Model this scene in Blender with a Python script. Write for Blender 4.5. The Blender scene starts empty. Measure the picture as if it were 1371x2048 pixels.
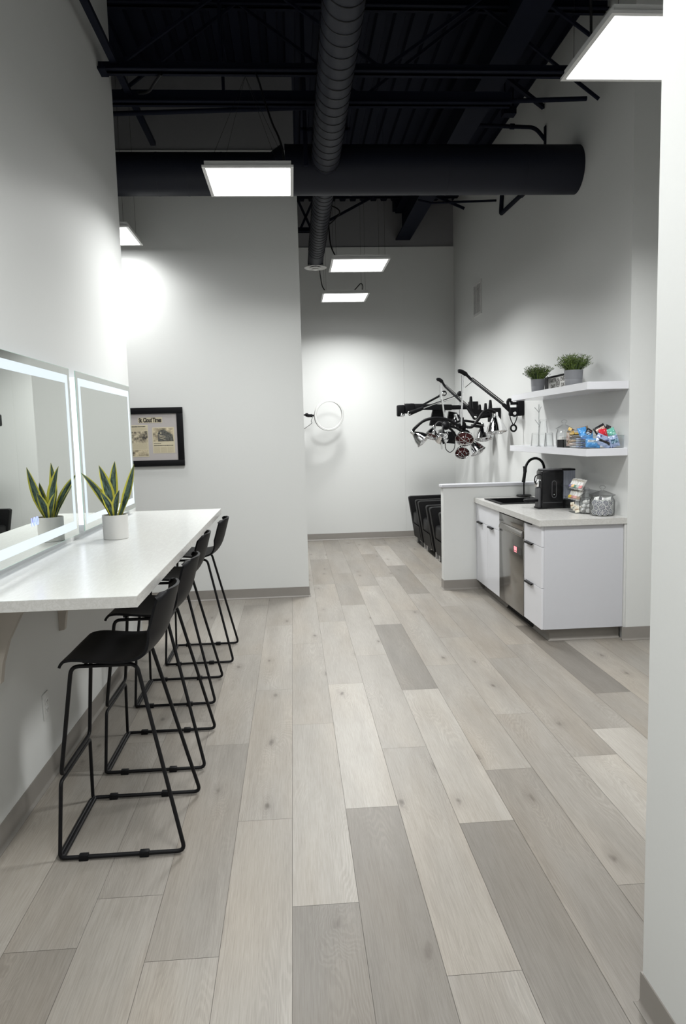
import bpy, bmesh, math, random
from mathutils import Vector, Matrix
R = math.radians
PI = math.pi
random.seed(7)
scene = bpy.context.scene
COL = scene.collection

# ------------------------------------------------------------------ camera
EYE = Vector((0, 0, 1.61))
CAM_R, CAM_D, CAM_F = ((0.99724939, -0.06955397, -0.02561039), (-0.03295061, -0.1065258, -0.99376381), (0.06639205, 0.99187424, -0.10852463))
FPX = 1441.138
cam_data = bpy.data.cameras.new('camera')
cam_data.sensor_fit = 'AUTO'
cam_data.sensor_width = 36
cam_data.lens = FPX / 2048 * 36
cam_data.clip_start = 0.02
cam = bpy.data.objects.new('camera', cam_data)
COL.objects.link(cam)
r_, d_, f_ = Vector(CAM_R), Vector(CAM_D), Vector(CAM_F)
m = Matrix((r_, -d_, -f_)).transposed().to_4x4()
m.translation = EYE
cam.matrix_world = m
scene.camera = cam


def at(px, py, axis, val):
    """a pixel of the photograph carried out to the plane x/y/z = val (metres)"""
    d = r_ * ((px - 685.5) / FPX) + d_ * ((py - 1024) / FPX) + f_
    i = 'xyz'.index(axis)
    return EYE + d * ((val - EYE[i]) / d[i])


# ------------------------------------------------------------------ mesh kit
class B:
    """collects shapes into one bmesh"""

    def __init__(s):
        s.bm = bmesh.new()
        s.tone = None

    def add(s, verts, faces):
        vs = [s.bm.verts.new(v) for v in verts]
        for f in faces:
            try:
                s.bm.faces.new([vs[i] for i in f])
            except ValueError:
                pass
        return vs

    def box(s, x0, x1, y0, y1, z0, z1, bev=0, seg=2, mat=None):
        t = bmesh.new()
        bmesh.ops.create_cube(t, size=1)
        for v in t.verts:
            v.co = Vector((x0 + (v.co.x + .5) * (x1 - x0), y0 + (v.co.y + .5) * (y1 - y0), z0 + (v.co.z + .5) * (z1 - z0)))
        if bev:
            bmesh.ops.bevel(t, geom=t.edges[:], offset=bev, segments=seg, affect='EDGES', profile=.5)
        s.merge(t, mat)
        return s

    def merge(s, t, mat=None):
        if mat is not None:
            t.transform(mat)
        t.verts.index_update()
        s.add([v.co.copy() for v in t.verts], [[v.index for v in f.verts] for f in t.faces])
        t.free()

    def obox(s, c, size, rot=None, bev=0, seg=2):
        mt = Matrix.Translation(Vector(c))
        if rot is not None:
            mt = mt @ rot.to_4x4()
        a, b, c_ = size
        return s.box(-a / 2, a / 2, -b / 2, b / 2, -c_ / 2, c_ / 2, bev, seg, mt)

    def bar(s, p, q, w, h, up=(0, 0, 1), bev=0):
        """box beam from p to q, w across, h along up"""
        p, q = Vector(p), Vector(q)
        y = (q - p).normalized()
        x = y.cross(Vector(up))
        if x.length < 1e-6:
            x = y.cross(Vector((1, 0, 0)))
        x.normalize()
        z = x.cross(y)
        return s.obox((p + q) / 2, (w, (q - p).length, h), Matrix((x, y, z)).transposed(), bev)

    def tube(s, pts, r, n=10, closed=False, caps=True, squash=1):
        pts = [Vector(p) for p in pts]
        N = len(pts)
        rs = r if isinstance(r, (list, tuple)) else [r] * N
        tang = []
        for i in range(N):
            a = pts[i - 1] if (i or closed) else pts[0]
            b = pts[(i + 1) % N] if (i < N - 1 or closed) else pts[-1]
            tang.append((b - a).normalized())
        u = tang[0].orthogonal().normalized()
        rings = []
        for i in range(N):
            u = u - tang[i] * u.dot(tang[i])
            if u.length < 1e-6:
                u = tang[i].orthogonal()
            u.normalize()
            w = tang[i].cross(u)
            rings.append([s.bm.verts.new(pts[i] + (u * math.cos(2 * PI * k / n) + w * math.sin(2 * PI * k / n) * squash) * rs[i]) for k in range(n)])
        M_ = N if closed else N - 1
        for i in range(M_):
            a, b = rings[i], rings[(i + 1) % N]
            off = 0
            if closed and i == N - 1:
                off = min(range(n), key=lambda o: (a[0].co - b[o].co).length)
            for k in range(n):
                s.bm.faces.new((a[k], a[(k + 1) % n], b[(k + 1 + off) % n], b[(k + off) % n]))
        if caps and not closed:
            s.bm.faces.new(rings[0][::-1])
            s.bm.faces.new(rings[-1])
        return s

    def cyl(s, p, q, r, r2=None, n=20):
        return s.tube([p, q], [r, r if r2 is None else r2], n)

    def lathe(s, prof, c=(0, 0, 0), n=28, axis=None, closed=False):
        """prof: (radius, height) pairs turned about the local z axis"""
        mt = Matrix.Translation(Vector(c))
        if axis is not None:
            mt = mt @ Vector((0, 0, 1)).rotation_difference(Vector(axis)).to_matrix().to_4x4()
        rings = []
        for rr, z in prof:
            if rr < 1e-6:
                rings.append([s.bm.verts.new(mt @ Vector((0, 0, z)))])
            else:
                rings.append([s.bm.verts.new(mt @ Vector((rr * math.cos(2 * PI * k / n), rr * math.sin(2 * PI * k / n), z))) for k in range(n)])
        L = len(rings)
        for i in range(L if closed else L - 1):
            a, b = rings[i], rings[(i + 1) % L]
            for k in range(n):
                k2 = (k + 1) % n
                if len(a) == 1 and len(b) == 1:
                    continue
                if len(a) == 1:
                    s.bm.faces.new((a[0], b[k2], b[k]))
                elif len(b) == 1:
                    s.bm.faces.new((a[k], a[k2], b[0]))
                else:
                    s.bm.faces.new((a[k], a[k2], b[k2], b[k]))
        return s

    def ball(s, c, r, n=16):
        return s.lathe([(r * math.sin(PI * i / 10), -r * math.cos(PI * i / 10)) for i in range(11)], c, n)

    def prism(s, poly, axis, a, b):
        """polygon (2d) pushed along axis from a to b"""
        def p3(u, v, t):
            return {'x': (t, u, v), 'y': (u, t, v), 'z': (u, v, t)}[axis]
        n = len(poly)
        vs = s.add([p3(u, v, a) for u, v in poly] + [p3(u, v, b) for u, v in poly], [])
        s.bm.faces.new(vs[:n][::-1])
        s.bm.faces.new(vs[n:])
        for i in range(n):
            j = (i + 1) % n
            s.bm.faces.new((vs[i], vs[j], vs[n + j], vs[n + i]))
        return s

    def sweep(s, poly, path):
        """open 2d profile (out, up) swept along a flat xy path with mitred corners, out = to the right of travel"""
        pts = [Vector((p[0], p[1], 0)) for p in path]
        N = len(pts)
        rings = []
        for i in range(N):
            d1 = (pts[i] - pts[i - 1]).normalized() if i else (pts[1] - pts[0]).normalized()
            d2 = (pts[i + 1] - pts[i]).normalized() if i < N - 1 else d1
            n1 = Vector((d1.y, -d1.x, 0))
            n2 = Vector((d2.y, -d2.x, 0))
            nn = (n1 + n2)
            nn = nn / max(.2, nn.dot(n1))
            rings.append([s.bm.verts.new(pts[i] + nn * u + Vector((0, 0, v))) for u, v in poly])
        k = len(poly)
        for i in range(N - 1):
            for j in range(k):
                j2 = (j + 1) % k
                s.bm.faces.new((rings[i][j], rings[i][j2], rings[i + 1][j2], rings[i + 1][j]))
        s.bm.faces.new(rings[0][::-1])
        s.bm.faces.new(rings[-1])
        return s

    def grid(s, fn, nu, nv):
        vs = [[s.bm.verts.new(fn(i / nu, j / nv)) for j in range(nv + 1)] for i in range(nu + 1)]
        for i in range(nu):
            for j in range(nv):
                s.bm.faces.new((vs[i][j], vs[i + 1][j], vs[i + 1][j + 1], vs[i][j + 1]))
        return vs

    def shell(s, fn, nu, nv, nrm, th):
        """closed thick sheet: fn(u,v) surface, offset by th along nrm(u,v)"""
        a = [[s.bm.verts.new(fn(i / nu, j / nv)) for j in range(nv + 1)] for i in range(nu + 1)]
        b = [[s.bm.verts.new(Vector(fn(i / nu, j / nv)) + Vector(nrm(i / nu, j / nv)) * th) for j in range(nv + 1)] for i in range(nu + 1)]
        for i in range(nu):
            for j in range(nv):
                s.bm.faces.new((a[i][j], a[i][j + 1], a[i + 1][j + 1], a[i + 1][j]))
                s.bm.faces.new((b[i][j], b[i + 1][j], b[i + 1][j + 1], b[i][j + 1]))
        for i in range(nu):
            s.bm.faces.new((a[i][0], a[i + 1][0], b[i + 1][0], b[i][0]))
            s.bm.faces.new((a[i + 1][nv], a[i][nv], b[i][nv], b[i + 1][nv]))
        for j in range(nv):
            s.bm.faces.new((a[0][j + 1], a[0][j], b[0][j], b[0][j + 1]))
            s.bm.faces.new((a[nu][j], a[nu][j + 1], b[nu][j + 1], b[nu][j]))
        return s


def fillet(pts, rad, n=5, closed=False):
    pts = [Vector(p) for p in pts]
    N = len(pts)
    out = []
    for i, p in enumerate(pts):
        if not closed and i in (0, N - 1):
            out.append(p)
            continue
        a, b = pts[i - 1], pts[(i + 1) % N]
        da, db = (a - p), (b - p)
        rr = min(rad, da.length * .45, db.length * .45)
        a1, b1 = p + da.normalized() * rr, p + db.normalized() * rr
        for k in range(n + 1):
            t = k / n
            out.append(a1 * (1 - t) ** 2 + p * 2 * t * (1 - t) + b1 * t * t)
    return out


def smooth(pts, n=6):
    """catmull-rom through the points"""
    P = [Vector(p) for p in pts]
    P = [P[0] * 2 - P[1]] + P + [P[-1] * 2 - P[-2]]
    out = []
    for i in range(1, len(P) - 2):
        p0, p1, p2, p3 = P[i - 1:i + 3]
        for k in range(n):
            t = k / n
            out.append(.5 * (2 * p1 + (p2 - p0) * t + (2 * p0 - 5 * p1 + 4 * p2 - p3) * t * t + (3 * p1 - p0 - 3 * p2 + p3) * t ** 3))
    out.append(P[-2])
    return out


WLOC = {}


def obj(name, b, mat, parent=None, label=None, flat=False, angle=35):
    bm = b.bm
    bmesh.ops.recalc_face_normals(bm, faces=bm.faces[:])
    org = Vector((0, 0, 0))
    if parent is not None:
        org = WLOC[parent.name]
    elif bm.verts:
        xs = [v.co for v in bm.verts]
        lo = Vector((min(v.x for v in xs), min(v.y for v in xs), min(v.z for v in xs)))
        hi = Vector((max(v.x for v in xs), max(v.y for v in xs), max(v.z for v in xs)))
        org = Vector(((lo.x + hi.x) / 2, (lo.y + hi.y) / 2, lo.z))
    for v in bm.verts:
        v.co -= org
    me = bpy.data.meshes.new(name)
    bm.to_mesh(me)
    bm.free()
    if not flat:
        me.polygons.foreach_set('use_smooth', [True] * len(me.polygons))
        me.set_sharp_from_angle(angle=R(angle))
    me.materials.append(mat)
    o = bpy.data.objects.new(name, me)
    COL.objects.link(o)
    if parent is not None:
        o.parent = parent
        WLOC[o.name] = org
    else:
        o.location = org
        WLOC[o.name] = org
    if label:
        o['label'] = label
    return o


def thing(name, label, cat, loc=(0, 0, 0), group=None):
    o = bpy.data.objects.new(name, None)
    o.empty_display_size = .05
    COL.objects.link(o)
    o.location = loc
    WLOC[o.name] = Vector(loc)
    o['label'] = label
    o['category'] = cat
    if group:
        o['group'] = group
    return o


def tag(o, label, cat, group=None, kind=None):
    o['label'] = label
    o['category'] = cat
    if group:
        o['group'] = group
    if kind:
        o['kind'] = kind
    return o


def struct(name, b, mat, flat=True):
    o = obj(name, b, mat, flat=flat)
    o['kind'] = 'structure'
    nm = name.replace('_', ' ')
    o['label'] = STRUCT_LABEL.get(name, nm)
    o['category'] = STRUCT_CAT(name)
    return o


def dup(root, loc, rotz=None, label=None):
    r = root.copy()
    COL.objects.link(r)
    r.location = loc
    if rotz is not None:
        r.rotation_euler = (0, 0, rotz)
    if label:
        r['label'] = label
    for ch in list(root.children):
        c = ch.copy()
        COL.objects.link(c)
        c.parent = r
        for g in ch.children:
            d = g.copy()
            COL.objects.link(d)
            d.parent = c
    return r


# ------------------------------------------------------------------ materials
def new_mat(name):
    mt = bpy.data.materials.new(name)
    mt.use_nodes = True
    nt = mt.node_tree
    bs = nt.nodes['Principled BSDF']
    return mt, nt, bs


def nd(nt, typ, **kw):
    n = nt.nodes.new(typ)
    for k, v in kw.items():
        if k in n.inputs:
            n.inputs[k].default_value = v
        else:
            setattr(n, k, v)
    return n


def link(nt, a, b):
    nt.links.new(a, b)


def mixc(nt, fac, c1, c2, mode='MIX'):
    n = nt.nodes.new('ShaderNodeMix')
    n.data_type = 'RGBA'
    n.blend_type = mode
    for sock, v in ((n.inputs[0], fac), (n.inputs[6], c1), (n.inputs[7], c2)):
        if hasattr(v, 'is_linked'):
            nt.links.new(v, sock)
        else:
            sock.default_value = v if not isinstance(v, tuple) or len(v) == 4 else (*v, 1)
    return n.outputs[2]


def mth(nt, op, a, b=None, c=None, clamp=False):
    n = nt.nodes.new('ShaderNodeMath')
    n.operation = op
    n.use_clamp = clamp
    for i, v in enumerate((a, b, c)):
        if v is None:
            continue
        if hasattr(v, 'is_linked'):
            nt.links.new(v, n.inputs[i])
        else:
            n.inputs[i].default_value = v
    return n.outputs[0]


def ramp(nt, fac, stops):
    n = nt.nodes.new('ShaderNodeValToRGB')
    el = n.color_ramp.elements
    while len(el) < len(stops):
        el.new(.5)
    for e, (p, c) in zip(el, stops):
        e.position = p
        e.color = (*c, 1) if len(c) == 3 else c
    nt.links.new(fac, n.inputs[0])
    return n.outputs[0]


def M(name, col, rough=.5, metal=0, var=.04, scale=30, bump=0, spec=.5, coat=0, stretch=None):
    """plain finish with a little procedural variation"""
    mt, nt, bs = new_mat(name)
    bs.inputs['Roughness'].default_value = rough
    bs.inputs['Metallic'].default_value = metal
    bs.inputs['Specular IOR Level'].default_value = spec
    bs.inputs['Coat Weight'].default_value = coat
    tc = nd(nt, 'ShaderNodeTexCoord')
    vec = tc.outputs['Object']
    if stretch:
        mp = nd(nt, 'ShaderNodeMapping')
        mp.inputs['Scale'].default_value = stretch
        link(nt, vec, mp.inputs[0])
        vec = mp.outputs[0]
    nz = nd(nt, 'ShaderNodeTexNoise', Scale=scale, Detail=3)
    link(nt, vec, nz.inputs['Vector'])
    lo = tuple(max(0, c * (1 - var)) for c in col)
    hi = tuple(min(1, c * (1 + var)) for c in col)
    link(nt, mixc(nt, nz.outputs[0], lo, hi), bs.inputs['Base Color'])
    if bump:
        bp = nd(nt, 'ShaderNodeBump', Strength=bump, Distance=.002)
        link(nt, nz.outputs[0], bp.inputs['Height'])
        link(nt, bp.outputs[0], bs.inputs['Normal'])
    return mt


def emit(name, col, strength):
    mt, nt, bs = new_mat(name)
    bs.inputs['Base Color'].default_value = (.25, .25, .25, 1)
    bs.inputs['Emission Color'].default_value = (*col, 1)
    bs.inputs['Emission Strength'].default_value = strength
    return mt


def clear(name, tint=(1, 1, 1), gloss=.02, edge=.75, extra=.03, rim=.35):
    """thin clear glass or acrylic: see-through, more mirror-like at grazing angles"""
    mt, nt, bs = new_mat(name)
    nt.nodes.remove(bs)
    out = nt.nodes['Material Output']
    tr = nd(nt, 'ShaderNodeBsdfTransparent')
    gl = nd(nt, 'ShaderNodeBsdfGlossy', Roughness=gloss)
    lw = nd(nt, 'ShaderNodeLayerWeight', Blend=.5)
    link(nt, mixc(nt, mth(nt, 'POWER', lw.outputs['Facing'], 3.6), tint, tuple(c * rim for c in tint)), tr.inputs[0])
    f = mth(nt, 'MULTIPLY_ADD', mth(nt, 'POWER', lw.outputs['Facing'], 4.0), edge, extra)
    mx = nd(nt, 'ShaderNodeMixShader')
    link(nt, f, mx.inputs[0])
    link(nt, tr.outputs[0], mx.inputs[1])
    link(nt, gl.outputs[0], mx.inputs[2])
    link(nt, mx.outputs[0], out.inputs[0])
    return mt


def mat_floor():
    mt, nt, bs = new_mat('oak_plank')
    at_ = nd(nt, 'ShaderNodeAttribute', attribute_name='plank_uv')
    tn = nd(nt, 'ShaderNodeAttribute', attribute_name='plank_tone')
    sp = nd(nt, 'ShaderNodeSeparateXYZ')
    link(nt, at_.outputs['Vector'], sp.inputs[0])
    u, v, i = sp.outputs

    def vec(su, sv, si=7.3):
        c = nd(nt, 'ShaderNodeCombineXYZ')
        link(nt, mth(nt, 'MULTIPLY', u, su), c.inputs[0])
        link(nt, mth(nt, 'MULTIPLY', v, sv), c.inputs[1])
        link(nt, mth(nt, 'MULTIPLY', i, si), c.inputs[2])
        return c.outputs[0]

    def noise(ve, sc, det=2, rough=.5, dist=0):
        n = nd(nt, 'ShaderNodeTexNoise', Scale=sc, Detail=det, Roughness=rough, Distortion=dist)
        link(nt, ve, n.inputs['Vector'])
        return n.outputs[0]
    # knots
    vo = nd(nt, 'ShaderNodeTexVoronoi', Scale=1.0, voronoi_dimensions='2D')
    vo.inputs['Randomness'].default_value = .9
    kc = nd(nt, 'ShaderNodeCombineXYZ')
    link(nt, mth(nt, 'ADD', mth(nt, 'MULTIPLY', u, 5.0), mth(nt, 'MULTIPLY', i, 13.1)), kc.inputs[0])
    link(nt, mth(nt, 'ADD', mth(nt, 'MULTIPLY', v, 1.9), mth(nt, 'MULTIPLY', i, 7.7)), kc.inputs[1])
    link(nt, kc.outputs[0], vo.inputs['Vector'])
    kd = mth(nt, 'ADD', vo.outputs['Distance'], mth(nt, 'MULTIPLY_ADD', noise(vec(40, 18), 1, 2), .14, -.07))
    sc_ = nd(nt, 'ShaderNodeSeparateColor')
    link(nt, vo.outputs['Color'], sc_.inputs[0])
    gate = mth(nt, 'GREATER_THAN', sc_.outputs[0], .74)
    knot = mth(nt, 'MULTIPLY', ramp(nt, kd, [(.0, (1, 1, 1)), (.04, (.6, .6, .6)), (.07, (.24, .24, .24)), (.22, (0, 0, 0))]), gate)
    near = mth(nt, 'MULTIPLY', ramp(nt, kd, [(.0, (1, 1, 1)), (.5, (0, 0, 0))]), gate)
    # cathedral figure: contour lines of a long soft field that swells round the knots
    field = mth(nt, 'ADD', noise(vec(5.5, .9), 1.0, 2.0, .45), mth(nt, 'MULTIPLY', near, .22))
    fine = noise(vec(90, 10), 1.0, 2)
    ph = mth(nt, 'ADD', mth(nt, 'MULTIPLY', field, 290), mth(nt, 'MULTIPLY', fine, 5))
    cont = ramp(nt, mth(nt, 'MULTIPLY_ADD', mth(nt, 'SINE', ph), .5, .5), [(.35, (0, 0, 0)), (.85, (1, 1, 1))])
    mask = mth(nt, 'ADD', noise(vec(5, 1.0, 3.1), 1.0, 1.5), mth(nt, 'MULTIPLY', near, .14))
    figmask = ramp(nt, mask, [(.50, (.08, .08, .08)), (.66, (1, 1, 1))])
    # fine pores, broad cloudy tone
    streak = noise(vec(300, 7), 1.0, 2.5, .62)
    pores = ramp(nt, noise(vec(520, 22, 5), 1.0, 2), [(.42, (0, 0, 0)), (.60, (1, 1, 1))])
    cloud = noise(vec(9, 1.3, 2.2), 1.0, 3, .55)
    warm = noise(vec(3, .8, 4.4), 1.0, 2)
    base = ramp(nt, tn.outputs['Fac'], [(0, FLOOR_DARK), (.5, FLOOR_MID), (1, FLOOR_LIGHT)])
    c = mixc(nt, ramp(nt, warm, [(.45, (0, 0, 0)), (.72, (.5, .5, .5))]), base, mixc(nt, 1.0, base, (1.06, .985, .89), 'MULTIPLY'))
    c = mixc(nt, ramp(nt, cloud, [(.40, (0, 0, 0)), (.70, (.75, .75, .75))]), c, mixc(nt, 1.0, c, (.80, .79, .78), 'MULTIPLY'))
    c = mixc(nt, ramp(nt, streak, [(.40, (0, 0, 0)), (.68, (.8, .8, .8))]), c, mixc(nt, 1.0, c, (.80, .78, .76), 'MULTIPLY'))
    c = mixc(nt, mth(nt, 'MULTIPLY', mth(nt, 'MULTIPLY', cont, figmask), .8), c, mixc(nt, 1.0, c, (1.16, 1.165, 1.17), 'MULTIPLY'))
    c = mixc(nt, mth(nt, 'MULTIPLY', pores, .22), c, mixc(nt, 1.0, c, (1.22, 1.22, 1.22), 'MULTIPLY'))
    c = mixc(nt, mth(nt, 'MULTIPLY', knot, .85), c, (.075, .062, .052))
    link(nt, c, bs.inputs['Base Color'])
    bs.inputs['Roughness'].default_value = .42
    bs.inputs['Specular IOR Level'].default_value = .32
    bp = nd(nt, 'ShaderNodeBump', Strength=.12, Distance=.001)
    link(nt, streak, bp.inputs['Height'])
    link(nt, bp.outputs[0], bs.inputs['Normal'])
    return mt


def mat_marble(name, base, vein, rough, amount=.5):
    mt, nt, bs = new_mat(name)
    tc = nd(nt, 'ShaderNodeTexCoord')
    mp = nd(nt, 'ShaderNodeMapping')
    mp.inputs['Scale'].default_value = (22, 4.5, 22)
    mp.inputs['Rotation'].default_value = (0, 0, R(38))
    link(nt, tc.outputs['Object'], mp.inputs[0])
    n1 = nd(nt, 'ShaderNodeTexNoise', Scale=2.2, Detail=6, Roughness=.62, Distortion=.7)
    link(nt, mp.outputs[0], n1.inputs['Vector'])
    v1 = ramp(nt, n1.outputs[0], [(.40, (0, 0, 0)), (.5, (1, 1, 1)), (.60, (0, 0, 0))])
    n2 = nd(nt, 'ShaderNodeTexNoise', Scale=9, Detail=4)
    link(nt, mp.outputs[0], n2.inputs['Vector'])
    f = mth(nt, 'MULTIPLY', mth(nt, 'MULTIPLY', v1, n2.outputs[0]), amount)
    link(nt, mixc(nt, f, base, vein), bs.inputs['Base Color'])
    bs.inputs['Roughness'].default_value = rough
    return mt


def mat_leaf(name, centre, band, edge):
    mt, nt, bs = new_mat(name)
    at_ = nd(nt, 'ShaderNodeAttribute', attribute_name='leaf_uv')
    sp = nd(nt, 'ShaderNodeSeparateXYZ')
    link(nt, at_.outputs['Vector'], sp.inputs[0])
    u, v, i = sp.outputs
    c = nd(nt, 'ShaderNodeCombineXYZ')
    link(nt, mth(nt, 'MULTIPLY', u, 3), c.inputs[0])
    link(nt, mth(nt, 'MULTIPLY', v, 22), c.inputs[1])
    link(nt, i, c.inputs[2])
    n1 = nd(nt, 'ShaderNodeTexNoise', Scale=1, Detail=4, Roughness=.65)
    link(nt, c.outputs[0], n1.inputs['Vector'])
    bandf = ramp(nt, n1.outputs[0], [(.44, (0, 0, 0)), (.54, (1, 1, 1))])
    col = mixc(nt, bandf, centre, band)
    e = mth(nt, 'ADD', mth(nt, 'ABSOLUTE', u), mth(nt, 'MULTIPLY_ADD', n1.outputs[0], .25, -.12))
    ef = ramp(nt, e, [(.60, (0, 0, 0)), (.70, (1, 1, 1))])
    link(nt, mixc(nt, ef, col, edge), bs.inputs['Base Color'])
    bs.inputs['Roughness'].default_value = .38
    return mt


def mat_tone(name, a, b, rough=.5, attr='blade_tone'):
    mt, nt, bs = new_mat(name)
    t = nd(nt, 'ShaderNodeAttribute', attribute_name=attr)
    link(nt, mixc(nt, t.outputs['Fac'], a, b), bs.inputs['Base Color'])
    bs.inputs['Roughness'].default_value = rough
    return mt


def mat_wrapper(name, a, b_, scale=38, cut=.52):
    """shiny printed film: two inks in patches"""
    mt, nt, bs = new_mat(name)
    tc = nd(nt, 'ShaderNodeTexCoord')
    n1 = nd(nt, 'ShaderNodeTexNoise', Scale=scale, Detail=2.5, Roughness=.6)
    link(nt, tc.outputs['Object'], n1.inputs['Vector'])
    link(nt, mixc(nt, ramp(nt, n1.outputs[0], [(cut, (0, 0, 0)), (cut + .05, (1, 1, 1))]), a, b_), bs.inputs['Base Color'])
    bs.inputs['Roughness'].default_value = .26
    return mt


def mat_sepia(name, dark, light, scale):
    mt, nt, bs = new_mat(name)
    tc = nd(nt, 'ShaderNodeTexCoord')
    n1 = nd(nt, 'ShaderNodeTexNoise', Scale=scale, Detail=3, Roughness=.6)
    link(nt, tc.outputs['Object'], n1.inputs['Vector'])
    link(nt, ramp(nt, n1.outputs[0], [(.36, dark), (.5, tuple((a + b) / 2 for a, b in zip(dark, light))), (.64, light)]), bs.inputs['Base Color'])
    bs.inputs['Roughness'].default_value = .6
    return mt


def mat_brushed(name, col, rough):
    mt, nt, bs = new_mat(name)
    tc = nd(nt, 'ShaderNodeTexCoord')
    mp = nd(nt, 'ShaderNodeMapping')
    mp.inputs['Scale'].default_value = (250, 3, 250)
    link(nt, tc.outputs['Object'], mp.inputs[0])
    n1 = nd(nt, 'ShaderNodeTexNoise', Scale=1, Detail=2)
    link(nt, mp.outputs[0], n1.inputs['Vector'])
    link(nt, mixc(nt, n1.outputs[0], tuple(c * .9 for c in col), col), bs.inputs['Base Color'])
    bs.inputs['Metallic'].default_value = 1
    link(nt, mth(nt, 'MULTIPLY_ADD', n1.outputs[0], .03, rough - .015), bs.inputs['Roughness'])
    return mt


FLOOR_DARK, FLOOR_MID, FLOOR_LIGHT = (.136, .125, .111), (.225, .210, .189), (.315, .298, .271)
FLOOR_SHADE, FLOOR_LIME, FLOOR_GRAIN = (.160, .145, .130), (.43, .405, .365), (.150, .135, .121)
EXPO = 1.84
LAMP = 2.0
LAMP_W = 22.0
SPREAD = 150
paint = M('white_wall_paint', (.615, .624, .616), .55, var=.012, scale=60, bump=.03)
paint_near = paint
paint_upper = M('grey_upper_wall_paint', (.20, .20, .21), .7, var=.03, scale=20)
ceil_black = M('black_ceiling_paint', (.0035, .005, .0125), .75, var=.15, scale=12, spec=.12)
duct_black = M('black_duct_paint', (.0065, .008, .0155), .55, var=.12, scale=14, spec=.25)
rubber_base = M('taupe_rubber_base', (.20, .185, .168), .45, var=.04, scale=20)
oak = mat_floor()
under = M('dark_seam', (.09, .08, .07), .8)
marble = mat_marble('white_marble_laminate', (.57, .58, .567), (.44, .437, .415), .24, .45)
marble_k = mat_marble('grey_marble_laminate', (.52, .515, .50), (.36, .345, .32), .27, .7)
bracket_m = M('beige_laminate', (.46, .42, .375), .5)
gloss_white = M('gloss_white_laminate', (.64, .645, .68), .16, var=.01)
satin_white = M('satin_white_laminate', (.52, .525, .56), .4, var=.012)
white_plastic = M('white_plastic', (.58, .585, .575), .4, var=.01)
white_metal = M('white_enamel', (.58, .58, .575), .4, var=.01)
black_metal = M('black_powder_coat', (.005, .005, .006), .45, var=.2, spec=.2)
black_plastic = M('black_plastic', (.006, .006, .007), .5, var=.15, scale=80, bump=.05, spec=.14)
black_gloss = M('black_gloss', (.006, .006, .007), .22, var=.1, spec=.3)
black_leather = M('black_leather', (.006, .006, .0065), .5, var=.25, scale=90, bump=.15, spec=.13)
dark_grey = M('dark_grey_plastic', (.07, .07, .075), .5)
chrome = M('chrome', (.86, .86, .87), .07, metal=1, var=.01)
steel = mat_brushed('brushed_steel', (.31, .295, .275), .14)
alu = M('satin_aluminium', (.62, .62, .62), .35, metal=1, var=.03)
frame_black = M('frame_black', (.006, .006, .007), .5, var=.2, spec=.12)
mirror_m = M('mirror_silver', (.80, .83, .80), .004, metal=1, var=0)
glass_edge = M('green_glass_edge', (.45, .62, .55), .15)
lamp_red = M('dark_red_lamp_glass', (.10, .012, .014), .15, var=.2)
glass = clear('clear_glass', (.995, .998, .998), .02, .55, .04, .22)
acrylic = clear('clear_acrylic', (.99, .995, .998), .05, .35, .025, .75)
smoke = clear('smoky_acrylic', (.80, .81, .85), .08, .4, .05)
ceramic = M('white_ceramic', (.57, .565, .545), .45, var=.02, scale=60, bump=.03)
soil = M('dark_soil', (.035, .025, .02), .9, var=.4, scale=150, bump=.6)
grey_pot = M('grey_stoneware', (.19, .195, .21), .6, var=.03)
paper = M('white_paper', (.60, .595, .575), .6, var=.02)
cream = M('cream_newsprint', (.52, .47, .34), .7, var=.05, scale=200)
ink = M('black_ink', (.03, .025, .02), .6)
ink_soft = M('faded_ink', (.40, .35, .25), .7, var=.25, scale=400)
mat_board = M('grey_mat_board', (.40, .375, .37), .8, var=.02)
EXPK = 1.0
led_panel = emit('led_panel_light', (.99, 1, .99), LAMP)
led_band = emit('led_mirror_band', (.74, .87, 1), .22)
led_back = emit('led_mirror_backlight', (.84, .90, 1), .5)
led_blue = emit('blue_led_digits', (.12, .16, 1), 1.0)
led_red = emit('red_led_display', (1, .16, .20), .4)
# ------------------------------------------------------------------ setting
STRUCT_LABEL = {}


def STRUCT_CAT(name):
    return {'wall': 'wall', 'floor': 'floor', 'ceiling': 'ceiling', 'baseboard': 'baseboard', 'beam': 'beam', 'trim': 'trim'}.get(name.split('_')[0], 'wall')


LWX = -1.207          # left wall face
RWX = 2.46           # kitchen wall face
DECK = 4.96
PW, XS = .2286, -.053
# floor: every plank its own quad with its own tone and grain offset
ends = {-4: 2.19, -3: 2.435, -2: 2.105, -1: 2.895, 0: 2.32, 1: 2.945, 2: 1.955, 3: 2.775, 4: 1.66, 5: 2.315, 6: 3.31, 7: 3.615, 8: 4.12}
L = 1.56
tones = {(-3, 0): .45, (-2, -1): .62, (-2, 0): .40, (-2, 1): .55, (-1, -1): .62, (-1, 0): .62, (-1, 1): .66, (-1, 2): .50, (0, -1): .08, (0, 0): .72, (0, 1): .66, (0, 2): .62,
         (1, -1): .10, (1, 0): .95, (1, 1): .70, (1, 2): .58, (2, -1): .45, (2, 0): .58, (2, 1): .66, (2, 2): .72, (3, -1): .10, (3, 0): .86, (3, 1): .18, (3, 2): .70,
         (4, 0): .34, (4, 1): .60, (4, 2): .66, (4, 3): .6, (5, -1): .34, (5, 0): .45, (5, 1): .62, (5, 2): .55, (6, -1): .42, (6, 0): .44, (6, 1): .52, (6, 2): .66,
         (7, -2): .60, (7, -1): .92, (7, 0): .50, (7, 1): .62, (8, -1): .80, (8, 0): .42, (8, 1): .60, (9, 0): .10, (5, 3): .2, (2, 3): .3, (1, 3): .35}
tones[(8, 0)] = .06
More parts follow.
